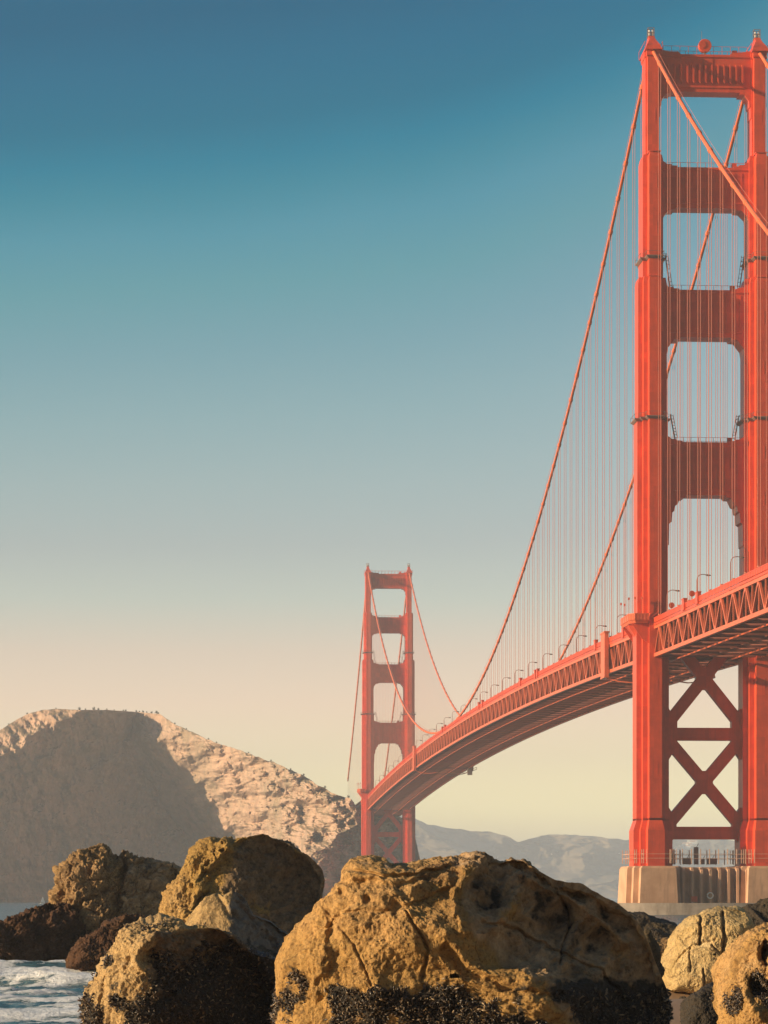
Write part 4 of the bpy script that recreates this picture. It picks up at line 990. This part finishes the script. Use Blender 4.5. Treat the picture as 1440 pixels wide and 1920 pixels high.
rock('boulder', 'tall golden boulder with a rounded top, third from the left', M['golden'], [(272, 1800), (279, 1732), (294, 1703), (307, 1671), (333, 1638), (352, 1609), (362, 1592), (375, 1579), (395, 1567), (414, 1571), (420, 1566), (430, 1570), (436, 1577), (453, 1565), (476, 1562), (499, 1560), (515, 1572), (535, 1577), (558, 1595), (577, 1603), (590, 1617), (603, 1634), (609, 1650), (604, 1690), (606, 1800)], (440, 1700), 138.0, 3.6,
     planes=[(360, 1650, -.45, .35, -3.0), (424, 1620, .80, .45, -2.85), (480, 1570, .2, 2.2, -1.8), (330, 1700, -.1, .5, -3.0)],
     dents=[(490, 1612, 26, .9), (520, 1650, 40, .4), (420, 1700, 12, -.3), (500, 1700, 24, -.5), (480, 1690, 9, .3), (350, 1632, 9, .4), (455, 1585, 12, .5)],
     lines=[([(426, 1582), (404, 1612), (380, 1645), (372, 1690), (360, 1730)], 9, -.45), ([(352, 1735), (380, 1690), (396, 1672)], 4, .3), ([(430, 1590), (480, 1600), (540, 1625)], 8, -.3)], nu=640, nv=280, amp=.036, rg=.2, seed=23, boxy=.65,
     weed=lambda px, py, n: step(py, 1700, 1740) * step(330 - px, 0, 30) * .5 + n * .45, shade_wet=lambda px, py, n: .85 * step(px - (424 - (py - 1600) * .3), 0, 40) + n * .4 - .6 * np.exp(-(((px - 495) / 40) ** 2 + ((py - 1698) / 16) ** 2)) - .3 * step(1580 - py, 0, 8))  # shaded right face and low sunlit patch put into the colour

rock('boulder', 'craggy brown sea stack in the surf with a smooth dark right shoulder', M['brown'], [(86, 1812), (92, 1740), (90, 1697), (90, 1679), (100, 1652), (107, 1627), (122, 1613), (147, 1593), (167, 1588), (189, 1579), (206, 1588), (211, 1599), (229, 1600), (235, 1591), (246, 1591), (250, 1604), (260, 1601), (283, 1601), (300, 1609), (314, 1616), (332, 1629), (336, 1680), (330, 1812)], (205, 1695), 196.0, 4.6,
     planes=[(160, 1650, -.25, .3, -3.9), (236, 1640, .75, .25, -3.6), (190, 1590, 0, 1.8, -2.6)], dents=[(118, 1672, 13, 1.0), (127, 1690, 14, .9), (190, 1600, 18, .8), (246, 1625, 8, .7)],
     lines=[([(238, 1600), (240, 1660), (226, 1730)], 6, .9), ([(140, 1706), (190, 1680), (228, 1655)], 4, .5)], nu=620, nv=280, amp=.05, chunk=.10, seed=31, shade_wet=lambda px, py, n: .6 * step(px, 236, 246) * step(py, 1600, 1606) + n * .4 + .4 * np.exp(-(((px - 236) / 10) ** 2 + ((py - 1600) / 16) ** 2)), boxy=.62, strat=25,  # right shoulder, past the lit side, darkened in colour
     weed=lambda px, py, n: step(py, 1715, 1760) * .75 + n * .5 + step(px, 235, 250) * .12)
rock('rock_ledge', 'low dark weedy ledge sloping into the sea at the left edge', M['weedy'], [(-90, 1815), (-80, 1760), (-60, 1738), (-5, 1724), (28, 1719), (55, 1704), (75, 1695), (95, 1690), (125, 1700), (165, 1740), (180, 1790), (175, 1815)], (45, 1765), 192.0, 4.2,
     planes=[(40, 1740, .35, 1.5, -3.2), (60, 1765, .75, -.25, -3.3)], nu=420, nv=190, amp=.06, chunk=.05, fine=1.8, seed=37, boxy=.7, weed=lambda px, py, n: step(py, 1735, 1775) * .55 + n * .7)
rock('rock_ledge', 'rounded brown weedy mound at the foot of the craggy sea stack', M['weedy'], [(128, 1818), (131, 1800), (134, 1782), (147, 1761), (172, 1752), (194, 1738), (217, 1727), (239, 1720), (262, 1724), (290, 1732), (305, 1800), (300, 1822)], (212, 1778), 176.0, 2.6,
     planes=[(180, 1770, -.1, .8, -2.0), (230, 1770, .5, .5, -1.9)], nu=360, nv=170, amp=.07, chunk=.06, fine=1.8, seed=41, boxy=.7, weed=lambda px, py, n: n * .6)

rock('boulder', 'pale smooth boulder with two dark vertical cracks on the sand below the bridge pier', M['pale'], [(1250, 1862), (1242, 1832), (1237, 1821), (1244, 1803), (1252, 1786), (1257, 1766), (1265, 1749), (1277, 1732), (1294, 1720), (1307, 1715), (1323, 1707), (1344, 1703), (1369, 1699), (1386, 1699), (1400, 1704), (1412, 1730), (1424, 1790), (1416, 1862)], (1330, 1788), 122.0, 2.1,
     planes=[(1300, 1780, -.12, .12, -1.75), (1395, 1730, .9, .3, -1.5), (1340, 1715, 0, 1.4, -1.2), (1262, 1790, -.9, .2, -1.3)],
     lines=[([(1309, 1714), (1304, 1730), (1306, 1752), (1304, 1768)], 2.6, .32), ([(1352, 1704), (1347, 1730), (1351, 1760), (1347, 1790), (1340, 1800)], 2.8, .32), ([(1285, 1775), (1287, 1820)], 2, .12), ([(1310, 1815), (1313, 1846)], 2, .2), ([(1325, 1770), (1345, 1790)], 2, .15), ([(1258, 1800), (1290, 1772), (1330, 1760)], 3, .08)], nu=560, nv=260, amp=.025, seed=47, boxy=.5, fine=.6, fc=.6, weed=lambda px, py, n: n * .5 - .12)
RF = [(1352, 2000), (1349, 1920), (1345, 1891), (1341, 1866), (1340, 1845), (1341, 1815), (1352, 1790), (1369, 1766), (1390, 1744), (1402, 1735), (1421, 1728), (1440, 1725), (1480, 1722), (1530, 1740), (1570, 1800), (1590, 2000)]
rf = rock('boulder', 'yellow pitted boulder cut off at the lower right of the photo', M['ochre'], RF, (1450, 1860), 70.0, 2.4,
     planes=[(1380, 1830, -.30, .25, -2.0), (1450, 1830, .1, .2, -2.15), (1420, 1745, 0, 1.3, -1.6)], dents=[(1410, 1855, 16, .5), (1400, 1838, 12, .4), (1418, 1775, 9, .45), (1412, 1790, 8, .3), (1360, 1850, 12, .3), (1440, 1885, 16, .3), (1385, 1790, 14, .2)],
     lines=[([(1415, 1750), (1416, 1800)], 5, .35), ([(1345, 1825), (1375, 1860), (1400, 1900)], 6, -.15), ([(1425, 1800), (1432, 1880)], 7, -.2)], nu=560, nv=260, amp=.055, seed=53, boxy=.6,
     weed=lambda px, py, n: np.exp(-(((px - 1408) / 14) ** 2 + ((py - 1848) / 26) ** 2)) * 1.1 + np.exp(-(((px - 1430) / 22) ** 2 + ((py - 1882) / 9) ** 2)) * 1.0 + np.exp(-(((px - 1362) / 18) ** 2 + ((py - 1860) / 34) ** 2)) * .6 + n * .55 - .05)
mussels(rf, 2600, .045, 'mussels in the hollows of the yellow pitted boulder', .55, 8)
rock('small_rock', 'black wet rock in shade, lying in front of the pale cracked boulder', M['dark'], [(1272, 1990), (1276, 1915), (1286, 1878), (1302, 1864), (1315, 1853), (1340, 1845), (1372, 1850), (1400, 1880), (1400, 1990)], (1335, 1905), 88.0, 1.0, nu=300, nv=140, amp=.08, seed=59, planes=[(1320, 1880, .1, .7, -.8)], weed=lambda px, py, n: .5 + n * .4)  # weed cover raised all over to stand in for the shadow on it
rock('small_rock', 'small dark rock at the edge of the tide pool', M['dark'], [(1262, 1900), (1266, 1880), (1276, 1868), (1284, 1866), (1292, 1874), (1298, 1900)], (1280, 1888), 108.0, .42, nu=160, nv=80, amp=.1, seed=61)
rock('rock_ledge', 'dark brown rock ridge on the beach below the concrete pier', M['dark'], [(1140, 1775), (1150, 1735), (1172, 1714), (1184, 1710), (1196, 1706), (1209, 1708), (1219, 1716), (1244, 1723), (1265, 1731), (1276, 1739), (1292, 1752), (1290, 1775)], (1215, 1745), 205.0, 3.2, nu=320, nv=150, amp=.07, seed=67, planes=[(1210, 1730, .1, 1.2, -2.4)])
rock('rock_ledge', 'low flat dark rock at the foot of the rock ridge', M['dark'], [(1196, 1764), (1206, 1746), (1220, 1741), (1240, 1744), (1258, 1752), (1266, 1764)], (1232, 1756), 184.0, 1.2, nu=200, nv=100, amp=.08, seed=71)
rock('small_rock', 'small sunlit brown rock between the largest and the pale cracked boulder', M['brown'], [(1214, 1835), (1216, 1790), (1222, 1760), (1240, 1756), (1258, 1757), (1264, 1790), (1262, 1835)], (1240, 1795), 140.0, .9, nu=220, nv=110, amp=.08, seed=73, weed=lambda px, py, n: n * .7 + .05)
rock('small_rock', 'narrow dark rock leaning beside the right flank of the largest boulder', M['dark'], [(1196, 1880), (1200, 1780), (1207, 1742), (1220, 1746), (1234, 1775), (1242, 1812), (1240, 1880)], (1220, 1815), 112.0, .8, nu=220, nv=110, amp=.09, seed=79)
rock('boulder', 'dark boulder behind the pale cracked boulder at the right edge', M['dark'], [(1376, 1800), (1382, 1712), (1398, 1699), (1420, 1693), (1440, 1688), (1480, 1690), (1520, 1710), (1540, 1800)], (1455, 1745), 150.0, 2.2, nu=320, nv=150, amp=.07, seed=83, planes=[(1440, 1710, .1, 1.0, -1.7)], lines=[([(1400, 1702), (1425, 1730)], 4, -.4)], weed=lambda px, py, n: n * .5)

# ------------------------------------------------------------------ small far things
def sailboat(px, py, Y, h, label, lean=0.0):
    p = at(px, py, Y); r = empty('sailboat', (p.x, Y, 0), .5); tag(r, label, 'sailboat', 'sailboats on the strait')
    k_ = h / 12.0
    mb = MB(); sec = lambda x, w, z0: [(x * k_, -w * k_, 1.1 * k_), (x * k_, -w * .7 * k_, z0 * k_), (x * k_, w * .7 * k_, z0 * k_), (x * k_, w * k_, 1.1 * k_)]
    mb.loft([sec(-4.2, .9, .1), sec(-2, 1.4, -.4), sec(1, 1.4, -.4), sec(4.6, .1, .5)]); mb.build('hull', M['white'], r)
    mb = MB(); mb.tube([(.4 * k_, 0, .8 * k_), (.4 * k_, 0, 12 * k_)], .09 * k_, 6); mb.bar((.3 * k_, 0, 2 * k_), (-3.8 * k_, .5 * k_, 2 * k_), .14 * k_, .14 * k_); mb.build('mast', M['white'], r)
    mb = MB(); mb.slab([(.2 * k_, 2.2 * k_), (-3.7 * k_, 2.2 * k_), (-2.6 * k_, 5.5 * k_), (.2 * k_, 11.8 * k_)], -.04, .04); mb.slab([(.6 * k_, 11.2 * k_), (.6 * k_, 1.6 * k_), (4.2 * k_, 1.6 * k_)], -.03, .03); mb.build('sail', M['white'], r)
sailboat(1055, 1690, 1900.0, 15.0, 'small white sailboat beyond the right slope of the largest boulder')
sailboat(80, 1690, 2050.0, 5.0, 'tiny white sailboat under the headland cliff, left of the craggy sea stack')

def house_proto():
    r = empty('house'); tag(r, 'tiny pale house on the hazy far shore, seen under the near tower', 'house', 'pale houses on the far shore')
    mb = MB(); mb.box(-9, 9, -6, 6, -6, 9); mb.build('wall', M['white'], r)
    mb = MB(); mb.loft([[(-9.6, -6.6, 9), (9.6, -6.6, 9), (9.6, 6.6, 9), (-9.6, 6.6, 9)], [(-8, -.3, 13), (8, -.3, 13), (8, .3, 13), (-8, .3, 13)]]); mb.build('roof', M['concrete'], r)
    return r
fhv = np.array([v.co[:] for v in fh.data.vertices]); fpx = HX + F * fhv[:, 0] / fhv[:, 1]; fpy = HY - F * (fhv[:, 2] - EYE) / fhv[:, 1]
hp = house_proto(); rr_ = random.Random(5)
for i in range(46):
    t = rr_.random(); hx_ = 1254 + 44 * t + rr_.uniform(-4, 4); hy_ = 1612 - 36 * t * rr_.uniform(.75, 1.0) - rr_.uniform(0, 10) * (1 - t)
    if i > 41: hx_, hy_ = rr_.uniform(900, 1170), rr_.uniform(1588, 1620)
    j = int(np.argmin((fpx - hx_) ** 2 + (fpy - hy_) ** 2)); o = hp if i == 0 else copy_tree(hp)
    if i > 41: o['label'] = 'lone pale speck of a house on the far hills right of the far tower'; o['group'] = 'lone houses on the far hills'
    o.location = (float(fhv[j, 0]), float(fhv[j, 1]) - 9, float(fhv[j, 2])); o.rotation_euler = (0, 0, rr_.uniform(-.5, .5)); q = rr_.uniform(.55, 1.05) if i <= 41 else .22; o.scale = (q, q, q)

# scrub on the headland's crest
hv = np.array([v.co[:] for v in head.data.vertices]); hpx = HX + F * hv[:, 0] / hv[:, 1]; hpy = HY - F * (hv[:, 2] - EYE) / hv[:, 1]
def shrub(seed):
    rg = random.Random(seed); mb = MB()
    for q in range(70):
        a, e, d = rg.uniform(0, 6.28), rg.uniform(0, 1.4), rg.uniform(.3, 1.0)
        p = Vector((math.cos(a) * math.cos(e) * d * 1.1, math.sin(a) * math.cos(e) * d, math.sin(e) * d * 1.5 + .2)); u = Vector((rg.uniform(-1, 1), rg.uniform(-1, 1), rg.uniform(-.6, 1))).normalized() * .32; w = u.cross(Vector((rg.uniform(-1, 1), .3, 1))).normalized() * .2
        mb.add([p - u, p + w, p + u, p - w], [(0, 1, 2, 3)])
    mb.tube([(0, 0, -.6), (0, 0, .9)], [.12, .05], 5)
    return mb
kk = NT('scrub_leaves'); kk.color(kk.ramp(kk.noise(1.5), [(0.3, (0.04, 0.045, 0.02)), (0.7, (0.09, 0.08, 0.035))])); M['scrub'] = kk.m
sb = None
for i, (bx, sc_) in enumerate([(14, .8), (48, 1.0), (104, .7), (151, 1.5), (158, .8), (176, 1.6), (186, 1.1), (203, .8), (216, .7), (233, .8), (238, 1.0), (258, 1.0), (263, .8), (270, 1.1), (277, .8), (286, 1.2), (296, 1.6), (299, 1.0), (330, .9), (352, .8), (393, .9), (408, .8), (468, .8), (507, .8), (548, .9), (572, 1.0), (612, 1.1), (655, 1.2)]):
    band = np.abs(hpx - bx) < 3; j = np.nonzero(band)[0][np.argmin(hpy[band])]
    if sb is None: sb = shrub(3).build('shrub', M['scrub']); o = sb
    else: o = sb.copy(); COL.objects.link(o)
    tag(o, 'small dark scrub bush standing on the crest of the headland', 'bush', 'scrub bushes along the headland crest')
    o.location = (float(hv[j, 0]), float(hv[j, 1]) + 1.0, float(hv[j, 2])); o.scale = (sc_, sc_, sc_); o.rotation_euler = (0, 0, i * 1.3)

# ------------------------------------------------------------------ haze over the strait
hz = MB(); hz.box(-6100, 6100, -120, 13000, -6.5, 245)
k = bpy.data.materials.new('haze_air'); k.use_nodes = True; k.node_tree.nodes.clear()
ou = k.node_tree.nodes.new('ShaderNodeOutputMaterial'); pv = k.node_tree.nodes.new('ShaderNodeVolumePrincipled')
pv.inputs['Color'].default_value = (0.84, 0.90, 1.0, 1); pv.inputs["Density"].default_value = 0.00010; pv.inputs['Anisotropy'].default_value = 0.0
k.node_tree.links.new(pv.outputs[0], ou.inputs['Volume'])
ho = hz.build('haze', k); tag(ho, kind='stuff')
